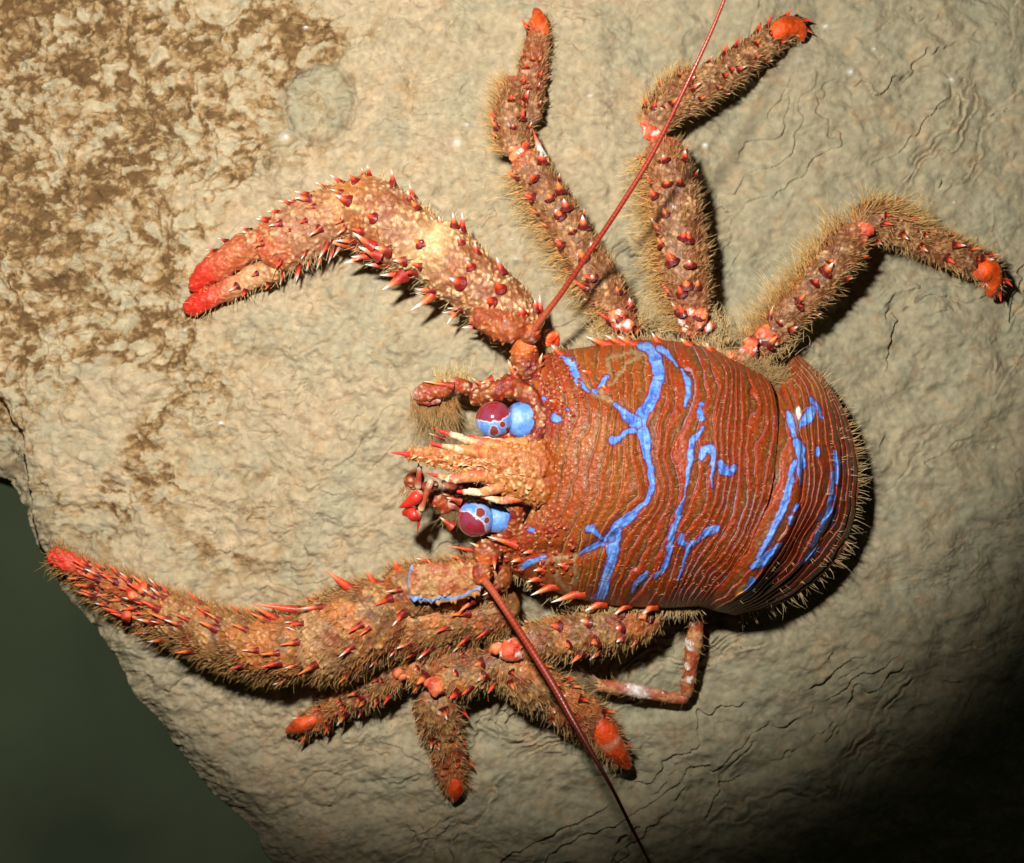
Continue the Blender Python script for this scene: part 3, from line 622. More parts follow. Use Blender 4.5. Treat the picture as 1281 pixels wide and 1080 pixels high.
def tooth(bx_, by_, mx_, my_, tx, ty, z, r, split=0.45, tip=REDTIP):
    a_, m_, t_ = P(bx_, by_, z), P(mx_, my_, z + 0.03), P(tx, ty, z + 0.08)
    r = r * 0.82
    K = [(bx_, by_, z, r), ((bx_ + mx_) / 2, (by_ + my_) / 2, z + 0.03, r * .9), (mx_, my_, z + 0.04, r * 0.62), ((mx_ + tx) / 2, (my_ + ty) / 2, z + 0.06, r * 0.36), (tx, ty, z + 0.08, r * 0.05)]
    l = tube(body, K, fz=0.8, style=(0.6, 0.4, 0.2), seed=int(bx_), capr=(0.6, 0.01), gran=0.6, step=1.0)
    C = body.c[-1]; t = np.repeat(np.linspace(0, 1, l.n), l.m)
    wn = fbm(body.v[-1] * 12, 3, 7)
    C[:] = mix(mix(A(0.60, 0.24, 0.07), A(0.82, 0.60, 0.38), sst(0.35, 0.62, t + 0.35 * wn)), A(0.50, 0.07, 0.02), 0.85 * sst(0.0, 0.4, wn) * (t < 0.6))
    C[:] = mix(C, tip, sst(split - 0.03, split + 0.03, t))
    return l
tooth(516, 569, 503, 568, 485, 566, 1.585, 4.6, 0.12)
tooth(612, 568, 572, 562, 537, 554, 1.52, 9, 0.78); tooth(636, 562, 590, 552, 541, 536, 1.48, 9.5, 0.76); tooth(662, 556, 622, 554, 586, 545, 1.42, 10, .88)
tooth(612, 594, 566, 599, 527, 591, 1.52, 9, 0.74); tooth(642, 604, 604, 616, 571, 615, 1.48, 10, 0.88); tooth(656, 620, 630, 626, 600, 622, 1.42, 9, 0.88)
spine(body, P(553, 548, 1.45), (-1, 0.35, 0.1), 0.17, 0.018, c1=REDTIP, c2=CREAM)

for k in range(60):                                     # fine prickles of the rostrum
    x0 = rng.uniform(515, 660); hw = np.interp(x0, [515, 660], [5, 30]); y0 = 568 + (x0 - 508) * .15 + rng.uniform(-1, 1) * hw
    spine(body, P(x0, y0, 1.50 + .1 * (1 - abs(y0 - 568 - (x0 - 508) * .15) / hw)), (-1, rng.normal(0, .35), .5), rng.uniform(5, 11) / IN, rng.uniform(1.4, 2.4) / IN, c0=A(.42, .12, .03), c1=A(.8, .45, .2), c2=CREAM)
# ------------------------------------------------------------------ WALKING LEGS AND CLAWS (grow out of the body)
def leg(segs, style, seed, tipc=True, furN=1.0, fringe=None, redtop=True, spL=15, glow=0.5):
    """segs: list of keyed segments base -> tip"""
    out = []
    for k, K in enumerate(segs):
        K = [(a, b, c, r * 0.90) for a, b, c, r in K]
        last = k == len(segs) - 1
        st = []
        if k < len(segs) - 1: st.append((1.0, CORAL, 0.07, glow))
        if k > 0: st.append((0.0, A(0.55, 0.30, 0.22), 0.07, 0.6))
        if k == 0: st += [(0.0, ORANGE, 0.05, 0.8), (0.10, A(0.30, 0.05, 0.02), 0.12, 0.5)]
        if last and tipc: st.append((1.0, A(0.85, 0.075, 0.012), 0.16, 1.25))
        if last: st.append((0.55, A(0.36, 0.05, 0.02), 0.3, 0.4))
        l = tube(body, K, style=style, stops=st, seed=seed + k * 11, capr=(0.8, 0.9))
        out.append(l)
        nm = max(2, int(l.L / 34)); knob = 1.0 if k == 0 else 0.7
        f_ = A(0.12, 0.008, 0.007)
        for deg, L_, r_ in ((60, 8, 4.9), (125, 9, 5.2), (95, 4, 4.4)):
            row(body, l, deg, 0.08, 0.92 if not last else 0.65, nm, L=L_ * spL / 15 * (0.8 if last else 1), r=r_ * knob, lean=1.2, pale=0.3, skip=0.2, foot=f_)
        row(body, l, 8, 0.1, 0.95, nm, L=8, r=2.6, lean=1.0, pale=.8, skip=.4); row(body, l, 160, 0.1, 0.95, nm + 1, L=12, r=3.4, lean=1.2, pale=.2, skip=.15, foot=f_)
        fur(l, int(l.L * l.rm * 0.20 * furN), L=(6, 13), w=0.5, c0=A(.42, .19, .06), c1=A(.72, .48, .20))
    return out
def joint(px, py, z, r, cols=(CORAL, WHITE)):
    """coral coloured knuckle: two or three glossy lobes half sunk in the limb"""
    js = int(px * 7 + py); rj = np.random.default_rng(js)
    for q in range(4):
        ox, oy = rj.normal(0, r * .30, 2); a_ = rj.uniform(0, 3.1); rr = r * rj.uniform(.42, .76); dx_, dy_ = math.cos(a_) * rr * .7, math.sin(a_) * rr * .7
        tube(body, [(px + ox - dx_, py + oy - dy_, z - .09, rr * 0.8), (px + ox, py + oy, z - .09 + .02 * q, rr), (px + ox + dx_, py + oy + dy_, z - .09, rr * 0.7)], fz=0.75, style=(0.8, 0.2, 0.1), seed=js + q, capr=(0.7, 0.9), gran=1.3, step=1.0)
        C = body.c[-1]; Vv = body.v[-1]; m_ = fbm(Vv * 9, 3, 3)
        C[:] = mix(mix(cols[0], A(0.88, 0.26, 0.10), sst(-.2, .4, m_)), A(0.50, 0.04, 0.02), 0.75 * sst(0.05, 0.5, fbm(Vv * 8 + 4, 3, 5)))
        C[:] = mix(C, cols[1], 0.8 * sst(0.30, 0.60, fbm(Vv * 12 + 9, 2, 6)))  # flecks of the second colour; the white ones are painted glints

FR0, FR1 = A(0.50, 0.21, 0.05), A(0.80, 0.57, 0.22)
# upper front leg
l = leg([[(790, 425, .55, 17), (780, 402, .62, 19), (757, 362, .68, 24), (728, 318, .70, 26), (690, 252, .66, 25), (664, 212, .60, 22), (650, 192, .56, 19)],
         [(646, 196, .55, 20), (642, 170, .52, 24), (641, 140, .48, 25), (646, 108, .42, 19), (650, 98, .40, 14)],
         [(658, 158, .46, 17), (661, 130, .42, 20), (665, 95, .34, 19), (671, 60, .26, 17), (674, 36, .20, 15), (676, 20, .14, 10)]], 'leg', 11)
fur(l[0], 800, deg=(168, 202), L=(14, 33), w=0.5, lean=0.25, c0=FR0, c1=FR1, t=(0.05, 0.95)); fur(l[1], 300, deg=(150, 210), L=(12, 24), w=.5, c0=FR0, c1=FR1)
joint(649, 188, .66, 19)
spine(body, P(676, 190, .55), (-0.35, 1, .15), 0.30, 0.04, c0=WHITE, c1=CORAL, c2=TIP)
# upper middle leg
l = leg([[(865, 425, .55, 17), (866, 402, .62, 20), (862, 365, .70, 27), (853, 310, .72, 33), (844, 250, .70, 33), (834, 205, .64, 29), (824, 172, .58, 22)],
         [(820, 168, .58, 20), (826, 146, .55, 24), (846, 122, .50, 26), (868, 104, .44, 20), (878, 98, .40, 14)],
         [(846, 138, .48, 18), (870, 116, .44, 23), (905, 92, .36, 22), (945, 64, .28, 19), (975, 42, .22, 17), (992, 32, .16, 14)],
         [(975, 38, .20, 14), (992, 36, .18, 13), (1000, 48, .12, 6)]], 'leg', 41)
fur(l[0], 950, deg=(168, 202), L=(16, 37), w=0.5, lean=0.0, c0=FR0, c1=FR1, t=(0.05, 0.95)); fur(l[1], 260, deg=(140, 210), L=(12, 22), w=.5, c0=FR0, c1=FR1)
joint(821, 165, .67, 18)
# upper hind leg
l = leg([[(930, 452, .55, 14), (955, 430, .60, 17), (975, 408, .64, 21), (1010, 370, .66, 25), (1045, 328, .62, 26), (1068, 300, .56, 22), (1080, 286, .52, 17)],
         [(1076, 290, .52, 20), (1088, 276, .50, 26), (1112, 278, .46, 29), (1138, 292, .40, 23), (1154, 302, .36, 15)],
         [(1128, 288, .42, 17), (1150, 300, .38, 21), (1180, 314, .32, 20), (1212, 328, .26, 19), (1236, 336, .20, 17), (1246, 340, .16, 12)],
         [(1228, 336, .2, 14), (1242, 350, .15, 12), (1238, 368, .1, 5)]], 'leg', 71)
fur(l[0], 950, deg=(150, 205), L=(14, 34), w=0.5, lean=0.2, c0=FR0, c1=FR1, t=(0.05, 0.95)); fur(l[1], 500, deg=(100, 200), L=(12, 22), w=.5, c0=FR0, c1=FR1); fur(l[2], 400, deg=(150, 200), L=(9, 16), w=.5, c0=A(.4, .1, .03), c1=FR1)
joint(1081, 288, .66, 16)
for q in ((778, 402, .80, 15), (868, 392, .84, 17), (858, 410, .75, 13), (884, 412, .72, 12), (962, 424, .78, 15), (940, 436, .85, 13), (920, 452, 1.02, 13), (928, 440, .9, 10)): joint(*q, cols=(A(.8, .16, .07), WHITE))
for K in ([(678, 56, .25, 4), (678, 42, .28, 8), (676, 28, .26, 9.5), (672, 17, .2, 6), (669, 11, .14, 2)], [(962, 48, .30, 6), (974, 40, .33, 12), (986, 34, .30, 13), (996, 34, .25, 11), (1002, 42, .18, 8), (1003, 52, .1, 3)],
          [(1216, 334, .30, 6), (1228, 338, .33, 13), (1238, 340, .30, 14), (1243, 350, .24, 11), (1241, 360, .17, 8), (1237, 372, .1, 3)]):
    tube(body, K, style=(0.88, 0.10, 0.012), seed=int(K[0][0]), gran=.25, step=1.0)
# upper claw
cst = [(0.0, ORANGE, 0.1, 0.6), (0.98, A(0.85, 0.62, 0.30), 0.13, 0.9)]
l1 = tube(body, [(668, 425, .62, 22), (652, 405, .66, 30), (628, 382, .72, 36), (595, 356, .78, 39), (562, 328, .80, 42), (540, 308, .78, 40), (528, 296, .74, 32)], style='claw', stops=cst, seed=101, capr=(0.8, .7))
l2 = tube(body, [(542, 322, .74, 32), (522, 305, .78, 42), (492, 284, .78, 46), (462, 262, .74, 42), (440, 248, .68, 34), (430, 244, .62, 24)], style='claw', stops=[(0.05, A(0.85, 0.62, 0.3), 0.16, .8), (1.0, A(0.8, 0.3, 0.06), .16, .6)], seed=121, capr=(0.7, .8))
l3 = tube(body, [(452, 262, .66, 26), (430, 264, .66, 34), (400, 276, .62, 37), (370, 293, .56, 37), (345, 309, .50, 33), (325, 322, .44, 24)], style='claw', stops=[(0.05, A(0.8, 0.32, 0.06), .14, .7), (0.5, A(0.42, 0.2, 0.11), 0.4, 0.5), (0.95, A(0.75, 0.1, 0.03), .2, .6)], seed=141, capr=(0.7, .8))
l4 = tube(body, [(345, 295, .50, 16), (318, 306, .46, 20), (290, 320, .40, 20), (264, 338, .34, 16), (248, 352, .29, 12), (238, 364, .25, 6)], style='claw', stops=[(0.95, REDTIP, 0.42, 1.3), (0.45, A(.6, .12, .04), .25, .6)], seed=151, capr=(0.7, .9), gran=.4)
l5 = tube(body, [(352, 332, .40, 16), (322, 344, .36, 17), (292, 359, .31, 15.5), (262, 373, .26, 14), (244, 382, .22, 13), (230, 389, .18, 8)], style='claw', stops=[(0.95, REDTIP, 0.36, 1.4), (.3, A(.75, .42, .2), .2, .6)], seed=161, capr=(0.7, .9), gran=.4)
DF = A(0.20, 0.012, 0.008)
for l_, nn in ((l1, 4), (l2, 4), (l3, 4)):
    for deg, L_, r_ in ((60, 9, 4.6), (95, 8, 4.0), (130, 11, 5.0)):
        row(body, l_, deg, 0.06, 0.96, nn, L=L_, r=r_ if l_ is not l3 else r_ * .62, lean=0.9, pale=0.6, jit=12, skip=0.2, foot=DF)
    for deg, L_ in ((10, 15), (30, 11), (170, 18), (192, 18)):
        row(body, l_, deg, 0.04, 0.96, nn + (3 if l_ is l3 else 1), L=L_, r=4.2 if l_ is not l3 else 3.4, lean=0.8, pale=0.9, jit=8, skip=0.15, foot=DF)
row(body, l4, 10, 0.0, 0.7, 4, L=12, r=3.2, lean=0.8, pale=0.8); row(body, l5, 95, 0.0, 0.5, 3, L=8, r=3, lean=0.8, pale=0.4); row(body, l5, 165, 0.0, 0.5, 2, L=8, r=3, lean=0.8, pale=0.4)
for (x0, y0, x1, y1, z, r) in ((545, 365, 515, 395, .8, 7), (500, 348, 478, 368, .85, 6), (572, 385, 560, 412, .7, 5), (440, 306, 402, 303, .65, 6), (455, 322, 430, 333, .6, 7), (543, 285, 540, 270, .9, 5), (596, 400, 590, 414, .6, 4.5), (618, 425, 612, 434, .5, 5),
        (462, 306, 442, 292, 1.05, 5), (470, 318, 448, 310, 1.0, 5.5)):
    spine(body, P(x0, y0, z), P(x1, y1, z + .1) - P(x0, y0, z), math.hypot(x1 - x0, y1 - y0) / IN * .9, r / IN, c0=A(.36, .02, .012), c1=ORANGE, c2=WHITE, bend=(-.1, .1, 0))
for l_, n_ in ((l1, 160), (l2, 160), (l3, 180), (l4, 20), (l5, 60)):
    fur(l_, n_, L=(4, 10), w=.45, c0=A(.6, .38, .16), c1=A(.85, .7, .35)); fur(l_, n_ // 3, deg=(-15, 25), L=(8, 16), w=.5, c0=A(.5, .33, .14), c1=A(.8, .65, .32)); fur(l_, n_ // 2, deg=(160, 205), L=(10, 20), w=.5, c0=A(.5, .33, .14), c1=A(.8, .65, .32))
# smooth shoulder plate of the upper claw
pl = tube(body, [(668, 408, .98, 8), (645, 410, 1.04, 16), (620, 405, 1.02, 17), (600, 396, .98, 13), (590, 391, .94, 7)], fz=.6, style='rust', seed=171, gran=1.8, capr=(.8, .8), stops=[(0.5, A(.42, .1, .03), .5, .5)])

# lower claw
F0, F1 = A(0.27, 0.10, 0.028), A(0.66, 0.38, 0.12)  # golden brown hair, roots darkened for the shadow down there
k1 = tube(body, [(640, 715, .8, 20), (610, 722, .86, 26), (575, 730, .88, 30), (540, 736, .86, 32), (505, 742, .84, 34), (480, 748, .8, 28)], style='fur', seed=201, stops=[(0.0, RUST, .2, .7)], capr=(.8, .8))
k1b = tube(body, [(650, 752, .62, 24), (610, 764, .66, 30), (560, 774, .68, 34), (510, 784, .68, 38), (460, 790, .66, 34)], style='fur', seed=211)
k2 = tube(body, [(505, 748, .78, 34), (470, 770, .84, 48), (430, 791, .84, 50), (395, 805, .78, 46), (365, 812, .72, 37)], style='fur', seed=221, stops=[(0.8, A(.7, .42, .2), .15, .6)])
k3 = tube(body, [(395, 812, .74, 36), (360, 810, .74, 40), (320, 807, .68, 38), (280, 798, .60, 35), (240, 784, .52, 31), (205, 768, .44, 26), (182, 757, .38, 20)], style='fur', seed=241, stops=[(1.0, ORANGE, .1, .5)])
k4 = tube(body, [(215, 762, .44, 18), (180, 746, .40, 15), (140, 729, .34, 14), (105, 713, .29, 12.5), (80, 701, .26, 12), (59, 694, .24, 9)], style='fur', seed=251, stops=[(0.9, REDTIP, .22, 1.3), (0.5, A(.5, .1, .03), .25, .5)], capr=(.8, .9))
k5 = tube(body, [(215, 782, .36, 17), (175, 771, .32, 14), (140, 752, .27, 11), (110, 733, .23, 9), (88, 718, .20, 7)], style='fur', seed=261, stops=[(0.95, REDTIP, .22, 1.0)], capr=(.8, .9))
for l_, nn in ((k1, 4), (k1b, 7), (k2, 7), (k3, 10)):
    for deg in (15, 50, 85, 120, 165):
        row(body, l_, deg, 0.05, 0.95, nn, L=14.5, r=3.1, lean=1.5, pale=0.45, c1=None, foot=DF, skip=0.4 if l_ is not k1 else .6)
for l_ in (k4, k5):
    for deg in (20, 60, 100, 150): row(body, l_, deg, 0.05, 0.75, 6, L=15, r=3, lean=1.6, pale=0.2)
for (x, y, r) in ((180, 738, 10), (158, 772, 9), (166, 744, 9)): joint(x, y, .60, r, cols=(TIP, ORANGE))
for (x0, y0, x1, y1, z, r) in ((445, 742, 408, 714, .95, 7), (470, 735, 458, 712, .9, 6), (385, 765, 320, 756, .85, 6), (352, 778, 316, 758, .8, 5), (420, 760, 372, 762, 1.0, 6), (498, 716, 493, 698, .9, 5), (545, 712, 532, 698, .95, 4), (600, 690, 560, 683, .9, 3.5)):
    spine(body, P(x0, y0, z), P(x1, y1, z + .1) - P(x0, y0, z), math.hypot(x1 - x0, y1 - y0) / IN, r / IN, c1=TIP, c2=ORANGE + .1)
for l_, k_ in ((k1, .5), (k1b, 1.1), (k2, 1.1), (k3, 1.1), (k4, .9), (k5, .9)):
    fur(l_, int(l_.L * l_.rm * 0.28 * k_), L=(4, 11), w=.5, lean=1.3, c0=F0, c1=F1)
    fur(l_, int(l_.L * 1.8), deg=(-15, 25), L=(8, 17), w=.5, lean=.5, c0=F0, c1=F1); fur(l_, int(l_.L * 1.6), deg=(155, 200), L=(8, 16), w=.5, lean=.7, c0=F0, c1=F1)
# blue bordered plate on the lower claw
pb = tube(body, [(604, 722, 1.16, 15), (585, 727, 1.20, 20), (560, 730, 1.22, 23), (530, 730, 1.2, 23), (510, 730, 1.16, 19)], fz=.35, style='fur', seed=271, capr=(.7, .35), gran=1.3)
Cc = body.c[-1]; Vv = body.v[-1]; tt_ = np.repeat(np.linspace(0, 1, pb.n), pb.m); dg = np.tile(pb.th, pb.n)
Cc[:] = mix(Cc, A(0.55, 0.30, 0.12), 0.6); Cc[:] = mix(Cc, A(0.36, .06, .02), .7 * sst(0, .5, fbm(Vv * 9, 3, 77)))
rim_pts = [(513, 711), (507, 724), (506, 740), (514, 749), (540, 752), (568, 748), (590, 741), (603, 733)]
kx = D / (D - Vv[:, 2]); vx, vy = Vv[:, 0] * IN * kx + 640.5, 540 - Vv[:, 1] * IN * kx
d_, _, _ = seg_dist(vx + 3 * fbm(Vv * 7, 3, 5), vy + 3 * fbm(Vv * 7 + 9, 3, 5), rim_pts)
wd_ = np.interp(vx, [505, 525, 600], [5.0, 2.6, 2.2])
Cc[:] = mix(Cc, A(0.20, 0.38, 0.74), 0.9 * sst(wd_, wd_ * .55, d_) * (np.sin(dg) > -0.3))     # blue border pigment

# lower legs
# nearest to the tail: thick thigh, coral knee, short shin with a red end
l = leg([[(830, 768, .6, 16), (800, 778, .66, 24), (760, 787, .70, 29), (715, 795, .72, 29), (675, 802, .70, 26), (645, 808, .68, 22)],
         [(628, 822, .60, 20), (648, 842, .60, 30), (672, 858, .56, 33), (694, 868, .48, 26), (706, 876, .42, 18)],
         [(676, 860, .46, 22), (700, 876, .44, 30), (728, 896, .36, 30), (752, 916, .28, 25), (770, 938, .20, 18), (784, 956, .14, 9)]], 'fur', 301, furN=1.3, tipc=False)
Cc = body.c[-1]
joint(634, 812, .86, 20)
tb = tube(body, [(744, 898, .44, 8), (754, 914, .42, 15), (765, 932, .36, 15), (777, 948, .27, 11), (788, 962, .18, 4)], style=(0.86, 0.085, 0.012), seed=311, capr=(.5, .8), gran=.2, stops=[(0.42, A(.9, .35, .2), .05, .9)])
# middle one
l = leg([[(660, 812, .52, 22), (630, 826, .56, 26), (590, 842, .56, 27), (560, 852, .54, 24), (545, 858, .5, 20)],
         [(542, 862, .5, 24), (546, 884, .46, 31), (552, 910, .38, 29), (558, 930, .32, 24)],
         [(554, 905, .36, 24), (560, 935, .30, 24), (565, 965, .22, 21), (568, 985, .15, 17), (569, 994, .1, 9)]], 'fur', 331, furN=1.3, tipc=False)
joint(546, 856, .76, 16, cols=(A(.85, .2, .08), CORAL))
tube(body, [(566, 966, .32, 5), (569, 978, .30, 9), (570, 988, .26, 10), (568, 998, .2, 6), (566, 1004, .14, 2)], style=(0.86, 0.075, 0.012), seed=341, gran=.2, step=1)
# foremost
l = leg([[(600, 805, .45, 22), (560, 822, .48, 24), (525, 836, .48, 22), (503, 842, .46, 17)],
         [(504, 840, .46, 17), (480, 852, .42, 21), (452, 868, .36, 20), (430, 880, .3, 16)],
         [(446, 868, .34, 15), (425, 880, .3, 17), (402, 895, .22, 16), (382, 906, .16, 15), (370, 910, .12, 12)]], 'fur', 361, furN=1.4, tipc=False)
joint(500, 843, .62, 10, cols=(A(.85, .2, .08), CORAL))
tube(body, [(398, 897, .30, 5), (386, 904, .29, 9), (374, 908, .26, 10), (364, 912, .2, 6), (359, 917, .13, 2)], style=(0.82, 0.10, 0.02), seed=351, gran=.2, step=1)
# thin tucked fifth leg
l = tube(body, [(872, 752, .45, 8), (870, 785, .42, 9.5), (865, 825, .36, 9), (860, 858, .3, 8), (858, 874, .26, 7)], style='banded', seed=401, gran=.4)
fur(l, 120, L=(5, 10), w=.45, c0=F0, c1=F1)
l = tube(body, [(862, 872, .26, 8), (840, 873, .25, 7), (810, 867, .26, 7.5), (780, 861, .28, 8), (750, 858, .3, 7.5), (728, 857, .32, 6)], style='banded', seed=411, gran=.4, stops=[(.5, A(.8, .75, .7), .1, .8)])
fur(l, 120, L=(5, 10), w=.45, c0=F0, c1=F1); fur(l, 500, deg=(0, 360), t=(.85, 1.0), L=(16, 34), w=.45, lean=2.5, c0=A(.3, .18, .09), c1=A(.55, .42, .22))

# underside mass joining the limbs beneath the shell
tube(body, [(640, 590, .55, 90), (720, 596, .6, 140), (820, 598, .62, 152), (920, 602, .6, 140), (985, 604, .5, 100)], fz=.36, style='rust', seed=501, step=6)
tube(body, [(650, 585, .9, 70), (620, 588, .85, 60), (595, 590, .8, 34)], fz=.5, style='rust', seed=511, step=3, gran=1.5)
spine(body, P(560, 482, .98), P(530, 477, 1.0) - P(560, 482, .98), .30, .03, c0=BRICK, c1=ORANGE, c2=CREAM)
for k in range(26):                                     # prickles and knobs crowding the face
    x0, y0 = (rng.uniform(586, 660), rng.uniform(474, 500)) if k % 2 else (rng.uniform(560, 640), rng.uniform(606, 690))
    spine(body, P(x0, y0, 1.02), (-1, rng.normal(0, .5), .4), rng.uniform(8, 16) / IN, rng.uniform(2.4, 4) / IN, c0=BRICK, c1=ORANGE if k % 3 else BRICK * 1.5, c2=CREAM)
# basal joints of antennae (peduncles)
for K in ([(668, 478, 1.0, 17), (660, 460, 1.05, 18), (656, 440, 1.12, 15), (657, 425, 1.18, 12)], [(664, 430, 1.2, 11), (665, 418, 1.25, 11), (670, 408, 1.3, 7)],
          [(620, 680, 1.0, 14), (610, 694, 1.08, 16), (605, 708, 1.15, 13)], [(604, 704, 1.18, 12), (603, 718, 1.22, 12), (608, 730, 1.26, 8)]):
    tube(body, K, style='rust', seed=int(K[0][0]), stops=[(1.0, ORANGE, .25, .8), (0.0, A(.8, .5, .4), .1, .5)], step=1.0)
joint(689, 426, .95, 11, cols=(TIP, ORANGE))
for (x0, y0, x1, y1, z, r) in ((644, 470, 636, 452, 1.05, 4), (672, 462, 678, 444, 1.1, 4.5), (612, 690, 590, 680, 1.1, 4.5), (618, 700, 619, 712, 1.2, 3.5), (640, 478, 622, 474, 1.0, 3.5), (600, 712, 596, 722, 1.15, 3)):
    spine(body, P(x0, y0, z), P(x1, y1, z + .06) - P(x0, y0, z), math.hypot(x1 - x0, y1 - y0) / IN * 1.1, r / IN, c0=BRICK, c1=ORANGE, c2=CREAM)
# reddish eye sockets
for K in ([(632, 484, .98, 12), (656, 492, 1.14, 12), (672, 506, 1.24, 9), (677, 528, 1.3, 8), (670, 548, 1.32, 9), (655, 556, 1.3, 8)], [(634, 626, 1.3, 7), (646, 638, 1.28, 8), (645, 660, 1.16, 9), (625, 674, 1.05, 9), (600, 680, .95, 10)],
          [(588, 502, .95, 10), (606, 494, 1.02, 11), (630, 486, 1.05, 12), (650, 478, 1.05, 12)], [(600, 560, 1.15, 12), (625, 556, 1.2, 14), (650, 556, 1.2, 14)]):
    tube(body, K, style='rust', seed=int(K[0][1]), step=1.0)
body_o = body.build('body', M_shell, root, loc=ORG)

# ------------------------------------------------------------------ EYES
def eye(cx, cy, z, r, cut, stalk, spots):
    """cut = direction (2d, image) in which the blue stalk cap lies"""
    n, m = 90, 120
    th = np.linspace(0, math.pi, n)[:, None]; ph_ = np.linspace(0, 2 * math.pi, m, endpoint=False)[None, :]
    X = np.sin(th) * np.cos(ph_); Y = np.sin(th) * np.sin(ph_); Z_ = np.cos(th) * np.ones_like(ph_)
    c = P(cx, cy, z); R = r / IN
    V_ = np.stack([c[0] + R * X, c[1] + R * Y, c[2] + R * 0.92 * Z_], -1)
    pn = np.stack([X, Y, Z_], -1).reshape(-1, 3)
    a = pn[:, 0] * cut[0] + pn[:, 1] * cut[1]; b = -pn[:, 0] * cut[1] + pn[:, 1] * cut[0]
    nz = fbm(pn * 3.5, 4, 5) * 0.10
    e = a + 0.38 * b * b - 0.16 + nz
    C = mix(A(0.30, 0.022, 0.03), A(0.26, 0.045, 0.085), sst(-.5, .5, fbm(pn * 2.2, 3, 9)))
    C = mix(C, A(0.50, 0.05, 0.06), sst(-0.75, -1.0, e) * 0 + 0.5 * sst(0.55, 0.85, 1 - pn[:, 2]))
    C = mix(C, mix(BLUE, A(0.25, 0.42, 0.8), sst(-.3, .5, fbm(pn * 4, 3, 12))), sst(0.0, 0.03, e))
    C = mix(C, A(0.85, 0.8, 0.85), 0.85 * np.exp(-(e / 0.03) ** 2))
    for (sa, sb, sr) in spots:
        d = np.hypot(a - sa, (b - sb)) / sr + nz * 3.5
        C = mix(C, A(0.26, 0.045, 0.025), sst(1.1, 0.85, d)); C = mix(C, A(.7, .6, .65), .6 * np.exp(-((d - 1.1) / .12) ** 2))
    C = mix(C, A(0.10, 0.015, 0.015), sst(0.86, 0.97, a))
    g = Geo(); g.grid(V_, C.reshape(n, m, 3), closed=True)
    eo = g.build('eye', M_eye, root, loc=ORG)
    g = Geo(); l = tube(g, stalk, fz=.8, style=(0.11, 0.28, 0.80), seed=int(cx), gran=.1, step=1.0)
    C = g.c[-1]; Vv = g.v[-1]; t = np.repeat(np.linspace(0, 1, l.n), l.m)
    C[:] = mix(mix(BLUE, A(0.2, 0.4, 0.85), sst(-.3, .5, fbm(Vv * 10, 3, 3))), A(0.12, .02, .02), 0.9 * np.exp(-((t - 0.12) / .09) ** 2))
    C[:] = mix(C, A(.05, .12, .5), .5 * sst(.3, .6, fbm(Vv * np.array([14, 5, 5]), 3, 9)))
    g.build('eyestalk', M_horn, eo)
    return eo
eye(618, 525, 1.24, 21.5, (0.18, -0.98), [(628, 526, 1.12, 18), (640, 527, 1.13, 20.5), (656, 527, 1.14, 21.5), (674, 527, 1.10, 21.5), (694, 527, 1.0, 20)], ((0.58, -0.12, .24), (0.36, 0.42, .15), (.66, .66, .16)))
eye(595, 649, 1.18, 21.5, (0.62, 0.78), [(600, 648, 1.08, 16), (612, 649, 1.1, 16.5), (630, 650, 1.1, 15), (655, 650, 1.0, 14)], ((0.46, 0.02, .24), (0.36, -0.52, .16), (.8, .45, .16)))
# the stalk was built in root space: take it along with its eye
for o in bpy.data.objects:
    if o.name.startswith('eyestalk'):
        me = o.data; co = np.zeros(len(me.vertices) * 3, np.float32); me.vertices.foreach_get('co', co)
        me.vertices.foreach_set('co', (co.reshape(-1, 3) - ORG.astype(np.float32)).ravel()); me.update()

# ------------------------------------------------------------------ ANTENNAE
def antenna(keys, lab=None):
    g = Geo()
    K = np.array([(k[0], k[1], k[2] * 100, k[3]) for k in keys], float); S = catmull(K, step=1.3)
    cen = np.array([P(a, b, c / 100) for a, b, c in S[:, :3]])
    Tn = np.gradient(cen, axis=0); Tn /= np.linalg.norm(Tn, axis=1, keepdims=True)
    Sd = np.cross(Tn, [0, 0, 1]); Sd /= np.linalg.norm(Sd, axis=1, keepdims=True); U = np.cross(Sd, Tn)
    th = np.linspace(0, 2 * math.pi, 20, endpoint=False)
    seg = (np.arange(len(S)) % 4) / 4.0
    r = 0.80 * S[:, 3] * (1 + 0.012 * np.cos(seg * 2 * math.pi)) / IN
    V_ = cen[:, None] + (np.cos(th)[None, :, None] * Sd[:, None] + np.sin(th)[None, :, None] * U[:, None]) * r[:, None, None]
    C = mix(A(0.22, 0.018, 0.008), A(0.34, 0.04, 0.014), (0.5 + 0.5 * np.cos(seg * 2 * math.pi)))
    t = np.arange(len(S)) / len(S)
    C = mix(C, A(0.5, 0.12, 0.05), 0.6 * sst(0.10, 0.0, t))
    C = np.repeat(C[:, None], 20, 1)
    g.grid(V_, C, closed=True, flip=True)
    return g.build('antenna', M_horn, root, loc=ORG)
antenna([(667, 414, 1.3, 5.2), (680, 396, 1.42, 4.6), (705, 363, 1.6, 4.0), (740, 312, 1.85, 3.7), (780, 252, 2.1, 3.5), (815, 195, 2.3, 3.2), (845, 135, 2.5, 2.9), (875, 72, 2.65, 2.6), (893, 32, 2.75, 2.4), (908, -6, 2.85, 2.2), (930, -70, 3.0, 2.0), (965, -190, 3.1, 1.6), (1000, -330, 3.0, 1.0), (1020, -430, 2.8, .5)])
